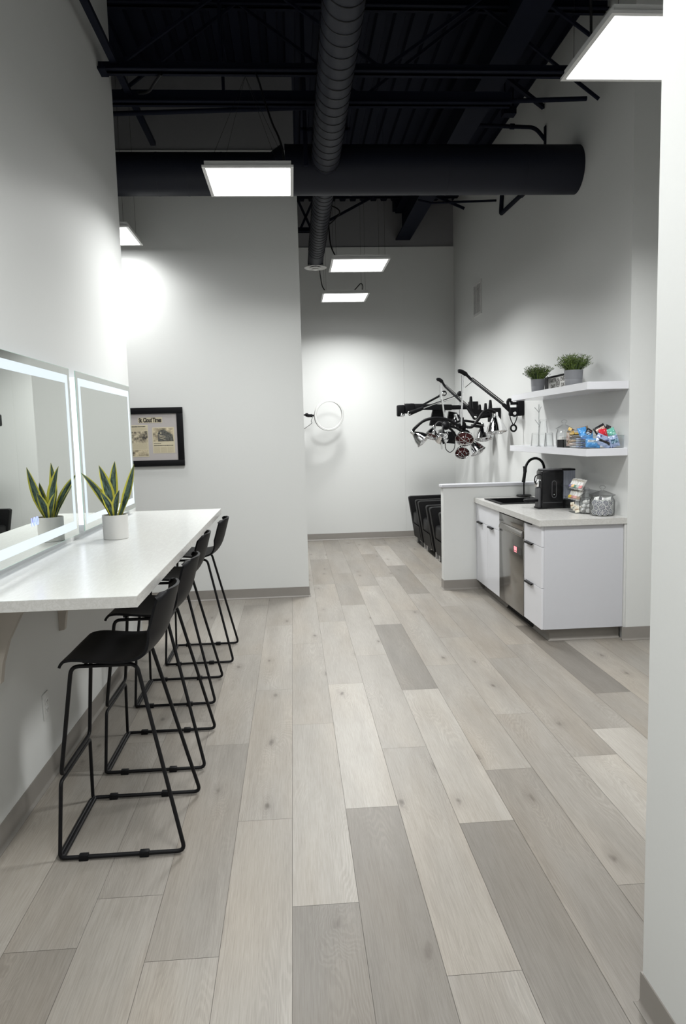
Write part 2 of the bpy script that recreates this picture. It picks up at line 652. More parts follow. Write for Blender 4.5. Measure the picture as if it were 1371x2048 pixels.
tones[(8, -1)] = .45
tones[(7, -1)] = .9
tones[(6, -1)] = .85
tones[(5, -1)] = .30
tones[(4, 0)] = .25
rnd = random.Random(5)
bm = bmesh.new()
luv = bm.loops.layers.float_vector.new('plank_uv')
ftn = bm.faces.layers.float.new('plank_tone')
g = .0007
for c in range(-20, 21):
    x0, x1 = XS + c * PW, XS + (c + 1) * PW
    y0 = ends.get(c, rnd.uniform(1.5, 3))
    for k in range(-5, 7):
        a, b = y0 + k * L, y0 + (k + 1) * L
        if b < -3 or a > 10.9 or x1 < -4.5 or x0 > 4.5:
            continue
        a, b = max(a, -3), min(b, 10.87)
        if b - a < .02:
            continue
        q = [(x0 + g, a + g), (x1 - g, a + g), (x1 - g, b - g), (x0 + g, b - g)]
        f = bm.faces.new([bm.verts.new((x, y, 0)) for x, y in q])
        f[ftn] = tones.get((c, k), min(.9, max(.15, rnd.gauss(.55, .14))))
        off = rnd.uniform(0, 40)
        flip = rnd.choice((-1, 1))
        ident = rnd.uniform(0, 60)
        for lp, (x, y) in zip(f.loops, q):
            lp[luv] = ((x - (x0 + x1) / 2) * flip, y - a + off, ident)
me = bpy.data.meshes.new('floor')
bm.to_mesh(me)
bm.free()
me.materials.append(oak)
fl = bpy.data.objects.new('floor', me)
COL.objects.link(fl)
tag(fl, 'pale grey oak plank floor', 'floor', kind='structure')
b = B()
b.box(-4.6, 4.6, -3.1, 11, -.05, -.0025)
o = struct('floor_underlay', b, under)
tag(o, 'dark seams between the floor planks', 'floor')

walls = [
    ('wall_left', (-1.345, LWX, -3, 5.55, 0, DECK), paint, 'white wall behind the lit mirrors and bar counter'),
    ('wall_back_left', (-4.5, .115, 7.07, 7.20, 0, 4.25), paint, 'white wall with the framed newspaper'),
    ('wall_back_left_upper', (-4.5, .10, 7.085, 7.20, 4.2501, DECK + .06), paint_upper, 'grey upper wall over the black cross duct'),
    ('wall_far', (1.698, RWX, 10.85, 10.98, 0, 4.31), paint, 'far wall right of its seam, behind the dryers'),
    ('wall_far_left', (-4.5, 1.692, 10.85, 10.98, 0, 4.31), paint, 'far wall with the ring light in front'),
    ('wall_far_upper', (-4.5, RWX, 10.87, 10.98, 4.3101, DECK + .06), paint_upper, 'grey upper strip of the far wall'),
    ('wall_far_seam', (1.60, 1.79, 10.853, 10.97, 0, 4.305), paint, 'dark recess in the far wall seam'),
    ('wall_right', (RWX, 2.60, 5.16, 10.98, 0, DECK + .06), paint, 'white wall behind kitchenette, shelves and dryers'),
    ('wall_right_return', (2.60, 4.5, 5.16, 5.30, 0, DECK), paint, 'wall face right of the kitchenette end panel'),
    ('wall_right_near', (.92, 1.05, -3, 1.79, 0, DECK), paint, 'near white wall along the photo edge'),
    ('wall_right_near_return', (1.05, 4.5, 1.66, 1.79, 0, DECK), paint, 'wall round the corner from the near white wall'),
    ('wall_right_outer', (4.5, 4.62, 1.66, 5.30, 0, DECK), paint, 'side wall out of view'),
    ('wall_front', (-1.33, 1.05, -3.12, -3.0, 0, DECK), paint, 'wall behind the viewer'),
    ('wall_left_return', (-4.5, -1.345, 5.42, 5.55, 0, DECK), paint, 'wall turning left past the bar'),
    ('wall_left_outer', (-4.62, -4.5, 5.37, 10.98, 0, DECK), paint, 'far left side wall out of view'),
]
for nm, bx, mt, lab in walls:
    b = B()
    b.box(*bx)
    o = struct(nm, b, mt)
    o['label'] = lab
b = B()
b.box(1.487, RWX, 7.11, 7.23, 0, 1.045)
o = struct('wall_partition', b, paint)
o['label'] = 'half height white partition behind the kitchenette'
b = B()
b.box(1.470, RWX, 7.095, 7.245, 1.045, 1.072, .003)
o = struct('trim_1', b, satin_white)
o['label'] = 'white cap on the half height partition'

# ceiling deck: trapezoid ribs running away from the viewer
b = B()
prof = []
x = -4.6
while x < 4.6:
    prof += [(x, DECK), (x + .075, DECK), (x + .09, DECK + .045), (x + .135, DECK + .045)]
    x += .15
prof += [(x, DECK), (x, DECK + .09), (-4.6, DECK + .09)]
b.prism(prof, 'y', -3.1, 10.98)
o = struct('ceiling', b, ceil_black)
o['label'] = 'black corrugated metal roof deck'

# rubber base with its little toe
BP = [(0, 0), (.017, 0), (.017, .003), (.008, .010), (.005, .018), (.005, .098), (.004, .101), (0, .101)]
for nm, path, lab in [
    ('baseboard_left', [(LWX, -2.9), (LWX, 5.55), (-1.345, 5.55)], 'taupe rubber base under the bar counter'),
    ('baseboard_back', [(-4.4, 7.07), (.115, 7.07), (.115, 7.2)], 'taupe rubber base under the framed newspaper wall'),
    ('baseboard_far', [(-4.4, 10.85), (RWX, 10.85), (RWX, 7.24)], 'taupe rubber base at the far wall'),
    ('baseboard_partition', [(1.487, 7.23), (1.487, 7.11), (1.93, 7.11)][::1], 'taupe rubber base round the half partition'),
    ('baseboard_right', [(RWX - .03, 5.16), (4.4, 5.16)], 'taupe rubber base right of the kitchenette'),
    ('baseboard_near', [(.92, 1.79), (.92, -2.9)], 'taupe rubber base of the near wall'),
]:
    b = B()
    if nm == 'baseboard_near':
        path = [(1.6, 1.79), (.92, 1.79), (.92, -2.9)]
    b.sweep(BP, path)
    o = struct(nm, b, rubber_base, flat=False)
    o['label'] = lab

# girder
b = B()
b.box(1.60, 1.81, 1.9, 10.84, 4.40, 4.418)
b.box(1.698, 1.712, 1.9, 10.84, 4.418, 4.78)
b.box(1.60, 1.81, 1.9, 10.84, 4.78, 4.80)
b.box(1.56, 1.85, 10.66, 10.84, 4.80, DECK)
o = struct('beam_1', b, ceil_black)
o['label'] = 'black steel girder running to the far wall'


# ------------------------------------------------------------------ overhead steel, pipes, ducts
def chord(b, x0, x1, y, z0, z1):
    for s in (-1, 1):
        ya, yb = (y + s * .012, y + s * .052)
        ya, yb = min(ya, yb), max(ya, yb)
        b.box(x0, x1, ya, yb, z0, z0 + .008)
        yv = y + s * .016
        b.box(x0, x1, yv - .004, yv + .004, z0, z1)
    return b


t = thing('roof_joist', 'black open web joist nearest overhead, its end bearing on the mirror wall', 'joist', (.5, 5.2, 4.045), 'roof joists')
obj('bottom_chord', chord(B(), LWX + .001, 2.2, 5.2, 4.05, 4.108), ceil_black, t)
obj('top_chord', chord(B(), LWX + .001, 2.45, 5.2, 4.66, 4.73), ceil_black, t)
b = B()
for k in range(2):
    xa = -1.1 + k * 1.8
    b.bar((xa, 5.2, 4.08), (xa + .9, 5.2, 4.69), .02, .02)
    b.bar((xa + .9, 5.2, 4.69), (xa + 1.8, 5.2, 4.08), .02, .02)
b.bar((-.40, 5.2, 4.1), (-.40, 5.2, 4.69), .018, .018)
obj('web', b, ceil_black, t)
b = B()
b.box(LWX + .001, LWX + .05, 5.14, 5.26, 4.045, 4.06)
obj('bearing_plate', b, ceil_black, t)
t = thing('roof_joist', 'black joist with stacked chords just behind the nearest joist', 'joist', (.3, 5.62, 4.0), 'roof joists')
obj('bottom_chord', chord(B(), -3.2, 1.72, 5.62, 4.03, 4.12), ceil_black, t)
obj('top_chord', chord(B(), -3.2, 2.45, 5.62, 4.70, 4.77), ceil_black, t)
b = B()
for k in range(3):
    xa = -3.0 + k * 1.8
    b.bar((xa, 5.62, 4.08), (xa + .9, 5.62, 4.73), .02, .02)
    b.bar((xa + .9, 5.62, 4.73), (xa + 1.8, 5.62, 4.08), .02, .02)
b.bar((-.42, 5.62, 4.1), (-.42, 5.62, 4.73), .045, .02)
obj('web', b, ceil_black, t)
t = thing('roof_joist', 'black joist with short bottom chord high against the far wall', 'joist', (.9, 10.45, 4.45), 'roof joists')
obj('top_chord', chord(B(), -3, 2.44, 10.45, 4.88, DECK - .002), ceil_black, t)
obj('bottom_chord', chord(B(), -3, .42, 10.45, 4.42, 4.48), ceil_black, t)
b = B()
for xa, xb, za, zb in ((.16, .36, 4.90, 4.45), (.16, -.1, 4.45, 4.9), (.20, .42, 4.45, 4.9), (.42, 1.25, 4.48, 4.90), (-.1, -.4, 4.9, 4.45)):
    b.bar((xa, 10.45, za), (xb, 10.45, zb), .03, .03)
obj('web', b, ceil_black, t)
o = obj('bridging_bar', B().bar((-1.10, 1.5, 4.10), (-1.10, 6.53, 4.10), .045, .03), ceil_black)
tag(o, 'black bridging bar running along the top of the mirror wall', 'bar')
o = obj('sprinkler_pipe', B().cyl((-1.32, 5.72, 4.0), (2.32, 5.66, 4.10), .017), ceil_black)
tag(o, 'thin black pipe under the second joist, open end near right wall', 'pipe')
b = B()
b.tube(smooth([(-.80, 5.20, 4.04), (-.86, 5.30, 4.03), (-.92, 5.40, 4.02), (-1.0, 5.5, 4.05), (-1.03, 5.60, 4.10)], 5), .010)
o = obj('flexible_conduit', b, black_metal)  # flexible conduit fixed between the joists
tag(o, 'short black conduit looping between the two near joists', 'conduit')
b = B()
b.tube(fillet([(1.75, 6.95, 4.43), (2.36, 6.95, 4.41), (RWX - .005, 6.95, 4.30)], .06), .018)
b.cyl((2.12, 6.95, 4.418), (2.16, 6.95, 4.417), .025)
b.box(RWX - .012, RWX, 6.93, 6.97, 4.25, 4.42)
o = obj('wall_conduit', b, ceil_black)
tag(o, 'black conduit bending into right wall above the cross duct', 'conduit')
o = obj('girder_brace', B().bar((1.83, 6.6, 4.79), (RWX - .004, 7.0, 4.61), .035, .035), ceil_black)
tag(o, 'short black brace from girder to right wall', 'brace')
b = B()
b.obox((2.16, 7.12, 4.62), (.12, .10, .07))
b.bar((2.12, 7.12, 4.65), (2.12, 7.12, DECK), .012, .012)
b.bar((2.20, 7.12, 4.65), (2.20, 7.12, DECK), .012, .012)
o = obj('hanger_bracket', b, ceil_black)
tag(o, 'small black box hanger between girder and right wall', 'bracket')
b = B()
p = at(1001, 428, 'x', RWX - .02)
p1 = at(1004, 378, 'x', RWX - .02)
p2 = at(1048, 384, 'x', RWX - .02)
b.tube(fillet([p1, p, p2], .04), .024)
b.box(RWX - .03, RWX, p2.y - .25, p2.y + .12, p2.z - .02, p2.z + .03)
o = obj('vee_bracket', b, ceil_black)
tag(o, 'black v shaped pipe bracket on right wall beneath the cross duct', 'bracket')
o = obj('tie_rod', B().tube([at(835, 400, 'y', 8.6), at(862, 406, 'y', 8.6), at(990, 401, 'y', 8.6), (RWX - .001, 8.6, at(990, 401, 'y', 8.6).z)], .013), ceil_black)  # horizontal tie rod running to the right wall
tag(o, 'thin black rod crossing under the cross duct', 'rod')
o = obj('sway_brace', B().bar((1.80, 8.9, 4.41), at(928, 417, 'y', 8.9), .02, .03), ceil_black)  # sway brace off the girder's bottom flange
tag(o, 'short slanting black brace right of the girder end', 'brace')

DY, DZ = 6.2, 3.768
t = thing('cross_duct', 'wide round black duct crossing the room into the right wall', 'duct', (.6, DY, DZ - .2))
b = B()
b.tube([(.02, DY, DZ), (RWX - .001, DY, DZ)], .193, 40)
obj('wide_section', b, duct_black, t, angle=50)
b = B()
prof = [(-4.2, .163)]
b.tube([(-4.2, DY, DZ - .03), (-.10, DY, DZ - .03), (.02, DY, DZ)], [.163, .163, .193], 40)
obj('narrow_section', b, duct_black, t, angle=50)
for xx in (-1.02, -.78, -.5, .02, .55, 1.35, 2.0):
    rr = .1945 if xx > 0 else .1645
    b = B()
    zc = DZ if xx > 0 else DZ - .03
    b.tube([(xx - .008, DY, zc), (xx + .008, DY, zc)], rr, 40)
    obj('seam_band', b, duct_black, t)


def spiral(x, y0, y1, z0, z1, r, pitch, parent, name):
    b = B()
    b.tube([(x, y0, z0), (x, y1, z1)], r, 40)
    obj(name, b, duct_black, parent, angle=50)
    h = B()
    n = int((y1 - y0) / pitch * 28)
    pts = []
    for k in range(n + 1):
        a = 2 * PI * k / 28
        y = y0 + (y1 - y0) * k / n
        z = z0 + (z1 - z0) * k / n
        pts.append((x + r * math.cos(a), y, z + r * math.sin(a)))
    h.tube(pts, .0045, 5)
    obj('spiral_seam', h, black_metal, parent)


t = thing('spiral_duct', 'slim black spiral duct running away overhead to round white diffuser', 'duct', (.34, 5, 3.6))
spiral(.335, 1.2, 6.03, 3.86, 3.785, .112, .12, t, 'near_section')
spiral(.345, 6.375, 8.62, 3.745, 3.706, .092, .10, t, 'far_section')
b = B()
b.tube(smooth([(.345, 8.58, 3.706), (.345, 8.9, 3.70), (.345, 8.98, 3.692), (.345, 9.0, 3.665), (.345, 9.0, 3.635)], 5), .093, 32)
obj('elbow', b, duct_black, t)
b = B()
b.lathe([(.05, .03), (.094, .03), (.10, .018), (.135, .006), (.138, 0), (.128, -.004), (.105, .002), (.09, .014), (.05, .02)], (.345, 9.0, 3.61), 36)
b.lathe([(0, .004), (.07, .004), (.074, -.002), (.06, -.010), (0, -.012)], (.345, 9.0, 3.608), 36)
b.lathe([(0, -.012), (.04, -.014), (.045, -.018), (.03, -.026), (0, -.027)], (.345, 9.0, 3.608), 36)
obj('diffuser', b, white_metal, t, 'round white diffuser')
b = B()
b.box(.16, .19, 5.9, 5.93, 3.70, DECK)
b.box(.14, .53, 5.9, 5.93, 3.965, 3.985)
b.box(.48, .51, 5.9, 5.93, 3.96, DECK)
obj('hanger', b, ceil_black, t)


# ------------------------------------------------------------------ led panels
def panel(x0, y0, z, label, apex=None, dim=1.0, cord=None, w=.60):
    t = thing('led_panel', label, 'ceiling light', (x0 + w / 2, y0 + w / 2, z), 'square led panels hung from the deck')
    x1, y1 = x0 + w, y0 + w
    b = B()
    fw = .022
    for q in ((x0, x1, y0, y0 + fw), (x0, x1, y1 - fw, y1), (x0, x0 + fw, y0 + fw, y1 - fw), (x1 - fw, x1, y0 + fw, y1 - fw)):
        b.box(*q, z, z + .014)
    obj('frame', b, white_metal, t, flat=True)
    b = B()
    b.box(x0 + fw, x1 - fw, y0 + fw, y1 - fw, z + .004, z + .010)
    obj('diffuser', b, led_panel, t, 'glowing white diffuser', flat=True)
    b = B()
    b.box(x0 + .015, x1 - .015, y0 + .015, y1 - .015, z + .0145, z + .045)
    obj('housing', b, white_metal, t, flat=True)
    la = bpy.data.lights.new('panel_lamp', 'AREA')
    la.shape = 'SQUARE'
    la.size = w - .06
    la.energy = LAMP_W * dim
    la.color = (.99, 1, .985)
    la.spread = R(SPREAD)
    lo = bpy.data.objects.new('panel_lamp', la)
    COL.objects.link(lo)
    lo.parent = t
    lo.location = (0, 0, .003)
    for cx, cy in ((x0 + .05, y0 + .05), (x1 - .05, y0 + .05), (x0 + .05, y1 - .05), (x1 - .05, y1 - .05)):
        b = B()
        q = apex or (cx, cy, DECK)
        b.cyl((cx, cy, z + .04), q, .0012, n=6)
        obj('cable', b, black_metal, t)
    if cord:
        b = B()
        b.tube(smooth(cord, 6), .007, 8)
        obj('power_cord', b, black_metal, t)
    return t


PZ = 3.365
panel(-.535, 4.98, PZ, 'led panel over the bar counter, hung on wires meeting at one point', apex=(-.24, 5.22, 4.04), dim=.62,
      cord=[(at(568, 322, 'y', 5.1)), at(565, 300, 'y', 5.1), at(556, 272, 'y', 5.12), at(544, 246, 'y', 5.14), at(530, 205, 'y', 5.16), at(518, 165, 'y', 5.18), at(511, 146, 'y', 5.2)])
panel(1.42, 3.20, PZ, 'large looking led panel at upper right, cut by the near wall', cord=[(1.50, 3.62, PZ + .042), (1.495, 3.60, PZ + .12), (1.475, 3.56, PZ + .35), (1.47, 3.55, PZ + .7), (1.46, 3.5, DECK)])
panel(-1.905, 6.33, PZ, 'led panel showing only a corner past the mirror wall', dim=.22)
panel(.455, 7.52, PZ, 'nearer of the two led panels hung before the far wall',
      cord=[at(672, 516, 'y', 7.75), at(661, 490, 'y', 7.75), at(657, 450, 'y', 7.9), at(656, 415, 'y', 8.0), at(668, 414, 'y', 8.0), at(679, 424, 'y', 8.0), at(668, 440, 'y', 8.05), at(650, 455, 'y', 8.05)])
panel(.435, 9.32, PZ, 'farther of the two led panels hung before the far wall', dim=.8,
      cord=[at(652, 585, 'y', 9.5), at(644, 572, 'y', 9.45), at(640, 550, 'y', 9.3), at(639, 540, 'y', 9.15), at(638, 525, 'y', 9.12), at(637, 500, 'y', 9.12)])
b = B()
b.tube(smooth([at(706, 583, 'y', 9.6), at(714, 574, 'y', 9.6), at(721, 567, 'y', 9.62), at(725, 572, 'y', 9.66), at(724, 584, 'y', 9.7)], 6), .006, 8)
tp = [o for o in bpy.data.objects if o.name.startswith('led_panel')][-1]
# passage panel overhead, then an unseen panel added behind to brighten the counter wall
panel(-.40, 1.55, PZ, 'led panel above the viewer in the entry passage', dim=.5)
panel(-.40, -1.1, PZ, 'unseen led panel added behind the viewer as fill light', dim=.72)
obj('power_cord', b, black_metal, tp)


# ------------------------------------------------------------------ bar counter
CT = 1.067
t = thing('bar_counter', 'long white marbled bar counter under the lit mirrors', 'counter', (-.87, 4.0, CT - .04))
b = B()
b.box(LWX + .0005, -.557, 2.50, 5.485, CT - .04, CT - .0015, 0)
obj('edge_band', b, marble_k, t, 'marbled edge band, greyed for shade', flat=True)  # greyer marble carries the shade of the unlit edge
b = B()
b.box(LWX + .0005, -.558, 2.501, 5.484, CT - .0015, CT, 0)
obj('top', b, marble, t, flat=True)
for yy in (2.86, 3.66, 4.46, 5.26):
    b = B()
    b.prism([(LWX + .0005, CT - .0405), (-.86, CT - .0405), (-.87, CT - .06), (-1.0, 1.0), (-1.085, .935), (-1.14, .83), (-1.168, .74), (-1.18, .66), (LWX + .0005, .655)], 'y', yy - .016, yy + .016)
    obj('bracket', b, bracket_m, t, 'beige triangular bracket', flat=True)

# outlet
t = thing('wall_outlet', 'white power outlet low on the wall under the counter', 'outlet', (LWX, 3.38, .31))
b = B()
b.box(LWX, LWX + .006, 3.342, 3.418, .305, .43, .002)
obj('cover_plate', b, white_plastic, t)
for zc in (.348, .388):
    b = B()
    b.box(LWX + .006, LWX + .009, 3.362, 3.398, zc - .015, zc + .015, .002)
    b2 = obj('socket', b, white_plastic, t)
    h = B()
    for dy in (-.007, .007):
        h.box(LWX + .0088, LWX + .0095, 3.38 + dy - .0015, 3.38 + dy + .0015, zc - .004, zc + .006)
    h.box(LWX + .0088, LWX + .0095, 3.378, 3.382, zc - .011, zc - .008)
    obj('slots', h, black_plastic, b2)

# ------------------------------------------------------------------ lit mirrors
MX = -1.158


def lit_mirror(y0, y1, label, clock):
    z0, z1 = 1.111, 1.981
    t = thing('lit_mirror', label, 'mirror', (MX, (y0 + y1) / 2, z0), 'lit mirrors on the left wall')
    b = B()
    b.box(MX - .005, MX, y0, y1, z0, z1)
    obj('glass', b, mirror_m, t, flat=True)
    b = B()
    e = .0015
    for q in ((y0 - e, y0, z0 - e, z1 + e), (y1, y1 + e, z0 - e, z1 + e), (y0, y1, z0 - e, z0), (y0, y1, z1, z1 + e)):
        b.box(MX - .005, MX + .0002, *q)
    obj('polished_edge', b, glass_edge, t, 'greenish polished edge', flat=True)
    b = B()
    m0, m1 = .034, .076
    for q in ((y0 + m0, y1 - m0, z1 - m1, z1 - m0), (y0 + m0, y1 - m0, z0 + m0, z0 + m1), (y0 + m0, y0 + m1, z0 + m1, z1 - m1), (y1 - m1, y1 - m0, z0 + m1, z1 - m1)):
        b.box(MX - .001, MX + .0006, *q)
    obj('light_band', b, led_band, t, 'glowing frosted band', flat=True)
    b = B()
    b.box(LWX + .0005, MX - .0052, y0 + .05, y1 - .05, z0 + .05, z1 - .05)
    obj('housing', b, white_plastic, t, flat=True)
    b = B()
    for q in ((y0 + .03, y0 + .0495, z0 + .03, z1 - .03), (y1 - .0495, y1 - .03, z0 + .03, z1 - .03), (y0 + .05, y1 - .05, z0 + .03, z0 + .0495), (y0 + .05, y1 - .05, z1 - .0495, z1 - .03)):
        b.box(LWX + .008, MX - .012, *q)
    obj('backlight', b, led_back, t, 'white backlight strip behind the glass', flat=True)
    if clock:
        b = B()
        p = at(69, 1043, 'x', MX)
        for k in range(3):
            yc = p.y - .035 + k * .035
            if k == 0:
                b.box(MX, MX + .001, yc - .003, yc + .003, p.z - .018, p.z + .018)
            else:
                b.tube([(MX + .0005, yc + .011 * math.cos(a * PI / 6), p.z + .017 * math.sin(a * PI / 6)) for a in range(12)], .0025, 6, closed=True)
        obj('touch_display', b, led_blue, t, 'small blue glowing digits')


lit_mirror(2.62, 3.922, 'large lit mirror cut by the left photo edge', True)
lit_mirror(4.038, 5.329, 'lit mirror behind the snake plant, at the wall end', False)


# ------------------------------------------------------------------ bar stools
def make_stool():
    t = thing('bar_stool', 'x', 'bar stool', (0, 0, 0), 'black bar stools at the bar counter')
    prof = smooth([(-.228, .742), (-.212, .757), (-.185, .770), (-.13, .772), (-.06, .765), (.0, .760), (.055, .762), (.10, .774), (.138, .802), (.165, .845),
                   (.183, .895), (.200, .955), (.214, 1.005), (.219, 1.023)], 4)
    NP = len(prof) - 1
    wid = smooth([Vector((x, 0)) for x in (.172, .182, .195, .205, .208, .21, .21, .21, .209, .206, .20, .19, .175, .155)], 4)

    def fn(u, v):
        k = u * NP
        i = min(NP - 1, int(k))
        p = prof[i].lerp(prof[i + 1], k - i)
        w = wid[i].lerp(wid[i + 1], k - i)[0]
        s = v * 2 - 1
        back = max(0, min(1, (u - .55) / .2))
        front = max(0, 1 - u / .2)
        return Vector((p[0] - .045 * back * s * s + .012 * front * s ** 4, w * s, p[1] + .014 * (1 - back) * (1 - front * .8) * s * s - .03 * max(0, u - .9) * 10 * s ** 6))

    def nrm(u, v):
        e = .01
        a = fn(min(1, u + e), v) - fn(max(0, u - e), v)
        c = fn(u, min(1, v + e)) - fn(u, max(0, v - e))
        return a.cross(c).normalized()
    b = B()
    b.shell(fn, 44, 16, nrm, -.011)
    obj('seat_shell', b, black_plastic, t, angle=60)
    r = .0082
    F = []
    for s in (-1, 1):
        F.append([Vector((-.24, s * .235, .012)), Vector((.24, s * .235, .012)), Vector((.075, s * .14, .738)), Vector((-.175, s * .14, .738)), Vector((-.222, s * .197, .325))])
    loop = F[0] + F[1][::-1]
    b = B()
    b.tube(fillet(loop, .03, 5, True), r, 10, closed=True)
    for xx in (-.12, .045):
        b.cyl((xx, -.14, .745), (xx, .14, .745), .006, n=8)
    obj('frame', b, black_metal, t, angle=60)
    b = B()
    b.tube(fillet([(-.2235, -.20, .302), (-.2235, .20, .302), (-.236, .23, .02), (-.225, .226, .0115), (-.225, -.226, .0115), (-.236, -.23, .02)], .02, 5, True), r * .95, 10, closed=True)
    obj('footrest', b, black_metal, t, angle=60)
    for s in (-1, 1):
        for xx in (-.145, .085):
            b = B()
            b.box(xx - .018, xx + .018, s * .235 - .012, s * .235 + .012, 0, .024, .003)
            obj('glide', b, black_plastic, t)
    for s in (-1, 1):
        b = B()
        b.cyl((-.13, s * .105, .742), (-.13, s * .105, .762), .012, n=12)
        obj('bumper', b, dark_grey, t)
    return t


stool = make_stool()
spots = [(-.71, 2.92, 0, 'black bar stool nearest the viewer, under the counter end'),
         (-.715, 3.628, 0, 'second black bar stool from the front counter end'),
         (-.756, 4.487, 0, 'third black bar stool from the front counter end'),
         (-.712, 5.278, 0, 'black bar stool farthest along, by the counter far corner')]
for i, (x, y, rz, lab) in enumerate(spots):
    if i == 0:
        stool.location = (x, y, 0)
        stool['label'] = lab
    else:
        dup(stool, (x, y, 0), rz, lab)


# ------------------------------------------------------------------ snake plant
def leaf_mesh(base, tip, width, bend, face, twist=0, n=16):
    """channelled sword leaf from base to tip; bend pushes the middle, face is the way its upper side looks"""
    bm = bmesh.new()
    lay = bm.loops.layers.float_vector.new('leaf_uv')
    base, tip, bend, face = Vector(base), Vector(tip), Vector(bend), Vector(face).normalized()
    rows = []
    nu = 6
    ident = random.uniform(0, 30)
    Ltot = (tip - base).length
    for i in range(n + 1):
        t_ = i / n
        c = base.lerp(tip, t_) + bend * (4 * t_ * (1 - t_))
        d = ((tip - base) + bend * (4 - 8 * t_)).normalized()
        side = d.cross(face).normalized()
        side = Matrix.Rotation(twist * t_, 3, d) @ side
        nn = side.cross(d)
        w = width * (.30 + .70 * min(1, t_ / .5) ** .9) * (1 - max(0, (t_ - .5) / .5) ** 2.0) ** .9
        w = max(w, .0006)
        row = []
        for j in range(nu + 1):
            s = j / nu * 2 - 1
            row.append((c + side * (s * w / 2) - nn * (w * .28 * (1 - s * s) * (1 - .5 * t_)), (s, t_ * Ltot * 1.0, ident)))
        rows.append(row)
    V, U = {}, {}
    for sgn in (0, 1):
        for i, row in enumerate(rows):
            c0 = row[nu // 2][0]
            for j, (p, uv) in enumerate(row):
                side = (rows[i][nu][0] - rows[i][0][0])
                d = (rows[min(n, i + 1)][nu // 2][0] - rows[max(0, i - 1)][nu // 2][0])
                nn = side.cross(d).normalized()
                V[sgn, i, j] = bm.verts.new(p - nn * (.0022 * sgn * (1 - abs(j / nu * 2 - 1) ** 3)))
                U[sgn, i, j] = uv

    def quad(ks):
        f = bm.faces.new([V[k] for k in ks])
        for lp, k in zip(f.loops, ks):
            lp[lay] = U[k]
    for i in range(n):
        for j in range(nu):
            quad([(0, i, j), (0, i, j + 1), (0, i + 1, j + 1), (0, i + 1, j)])
            quad([(1, i, j), (1, i + 1, j), (1, i + 1, j + 1), (1, i, j + 1)])
    bmesh.ops.remove_doubles(bm, verts=bm.verts[:], dist=.00005)
    b = B()
    b.bm.free()
    b.bm = bm
    return b


snake = mat_leaf('snake_leaf', (.006, .022, .014), (.075, .125, .10), (.56, .53, .06))
PC = Vector((-.985, 4.005, CT))
t = thing('snake_plant', 'green and yellow snake plant in white pot on the bar counter', 'plant', PC)
b = B()
b.lathe([(0, 0), (.064, 0), (.067, .003), (.068, .131), (.0665, .133), (.0635, .132), (.063, .112), (0, .112)], PC, 40)
obj('pot', b, ceramic, t, 'round white pot')
b = B()
b.lathe([(0, .1125), (.062, .1125), (.04, .119), (0, .121)], PC, 24)
obj('soil', b, soil, t)
TOP = PC + Vector((0, 0, .105))
leaves = [  # base dx,dy  tip dx,dy,dz  width  bend  face
    ((-.012, -.012), (-.066, -.015, .300), .060, (.016, -.01, 0), (.1, -1, .2), .5),
    ((.018, .0), (.114, .02, .300), .050, (.0, 0, -.024), (-.75, -.9, .25), .7),
    ((-.03, .0), (-.165, -.01, .262), .042, (.026, 0, .0), (.6, -.6, .6), -.8),
    ((-.005, .025), (.0, .07, .318), .052, (-.01, .0, 0), (.3, -1, 0)),
    ((-.035, .012), (-.12, .05, .20), .044, (.02, 0, 0), (.5, -.8, .4)),
    ((.012, -.03), (.045, -.055, .165), .046, (-.012, -.004, .0), (-.3, -1, .3)),
    ((-.012, -.035), (-.055, -.06, .16), .042, (.014, 0, 0), (.4, -1, .3)),
    ((.03, .02), (.075, .085, .21), .046, (0, .01, -.01), (-.6, -.6, .3)),
]
for (bx, by), (tx, ty, tz), w, bend, face, *tw in leaves:
    obj('leaf', leaf_mesh(TOP + Vector((bx * .6, by * .6, 0)), TOP + Vector((tx, ty, tz)), w, bend, face, *tw), snake, t, angle=80)


# ------------------------------------------------------------------ framed newspaper
def text_mesh(txt, size, extr=.0004, offset=0.0, align='CENTER', space=1.0):
    cu = bpy.data.curves.new('t', 'FONT')
    cu.body = txt
    cu.size = size
    cu.extrude = extr
    cu.offset = offset
    cu.align_x = align
    cu.align_y = 'CENTER'
    cu.space_character = space
    cu.resolution_u = 4
    o = bpy.data.objects.new('t', cu)
    COL.objects.link(o)
    dg = bpy.context.evaluated_depsgraph_get()
    me = bpy.data.meshes.new_from_object(o.evaluated_get(dg))
    b = B()
    b.bm.from_mesh(me)
    bpy.data.objects.remove(o)
    bpy.data.curves.remove(cu)
    bpy.data.meshes.remove(me)
    return b


YB = 7.07
fx0, fx1, fz0, fz1 = -1.86, -1.043, 1.340, 1.900
t = thing('framed_newspaper', 'black framed newspaper clippings on white wall past the mirrors', 'picture', ((fx0 + fx1) / 2, YB, fz0))
b = B()
fwid = .058
for x0, x1, z0, z1 in ((fx0, fx1, fz1 - fwid, fz1), (fx0, fx1, fz0, fz0 + fwid), (fx0, fx0 + fwid, fz0 + fwid, fz1 - fwid), (fx1 - fwid, fx1, fz0 + fwid, fz1 - fwid)):
    b.box(x0, x1, YB - .028, YB - .0005, z0, z1, .003)
obj('frame', b, frame_black, t, 'black wooden frame')
b = B()
b.box(fx0 + fwid, fx1 - fwid, YB - .014, YB - .002, fz0 + fwid, fz1 - fwid)
mt_ = obj('mat_board', b, mat_board, t, 'grey mat board', flat=True)


def flat_piece(name, x0, x1, z0, z1, y, mat, par, th=.001):
    b = B()
    b.box(x0, x1, y - th, y, z0, z1)
    return obj(name, b, mat, par, flat=True)


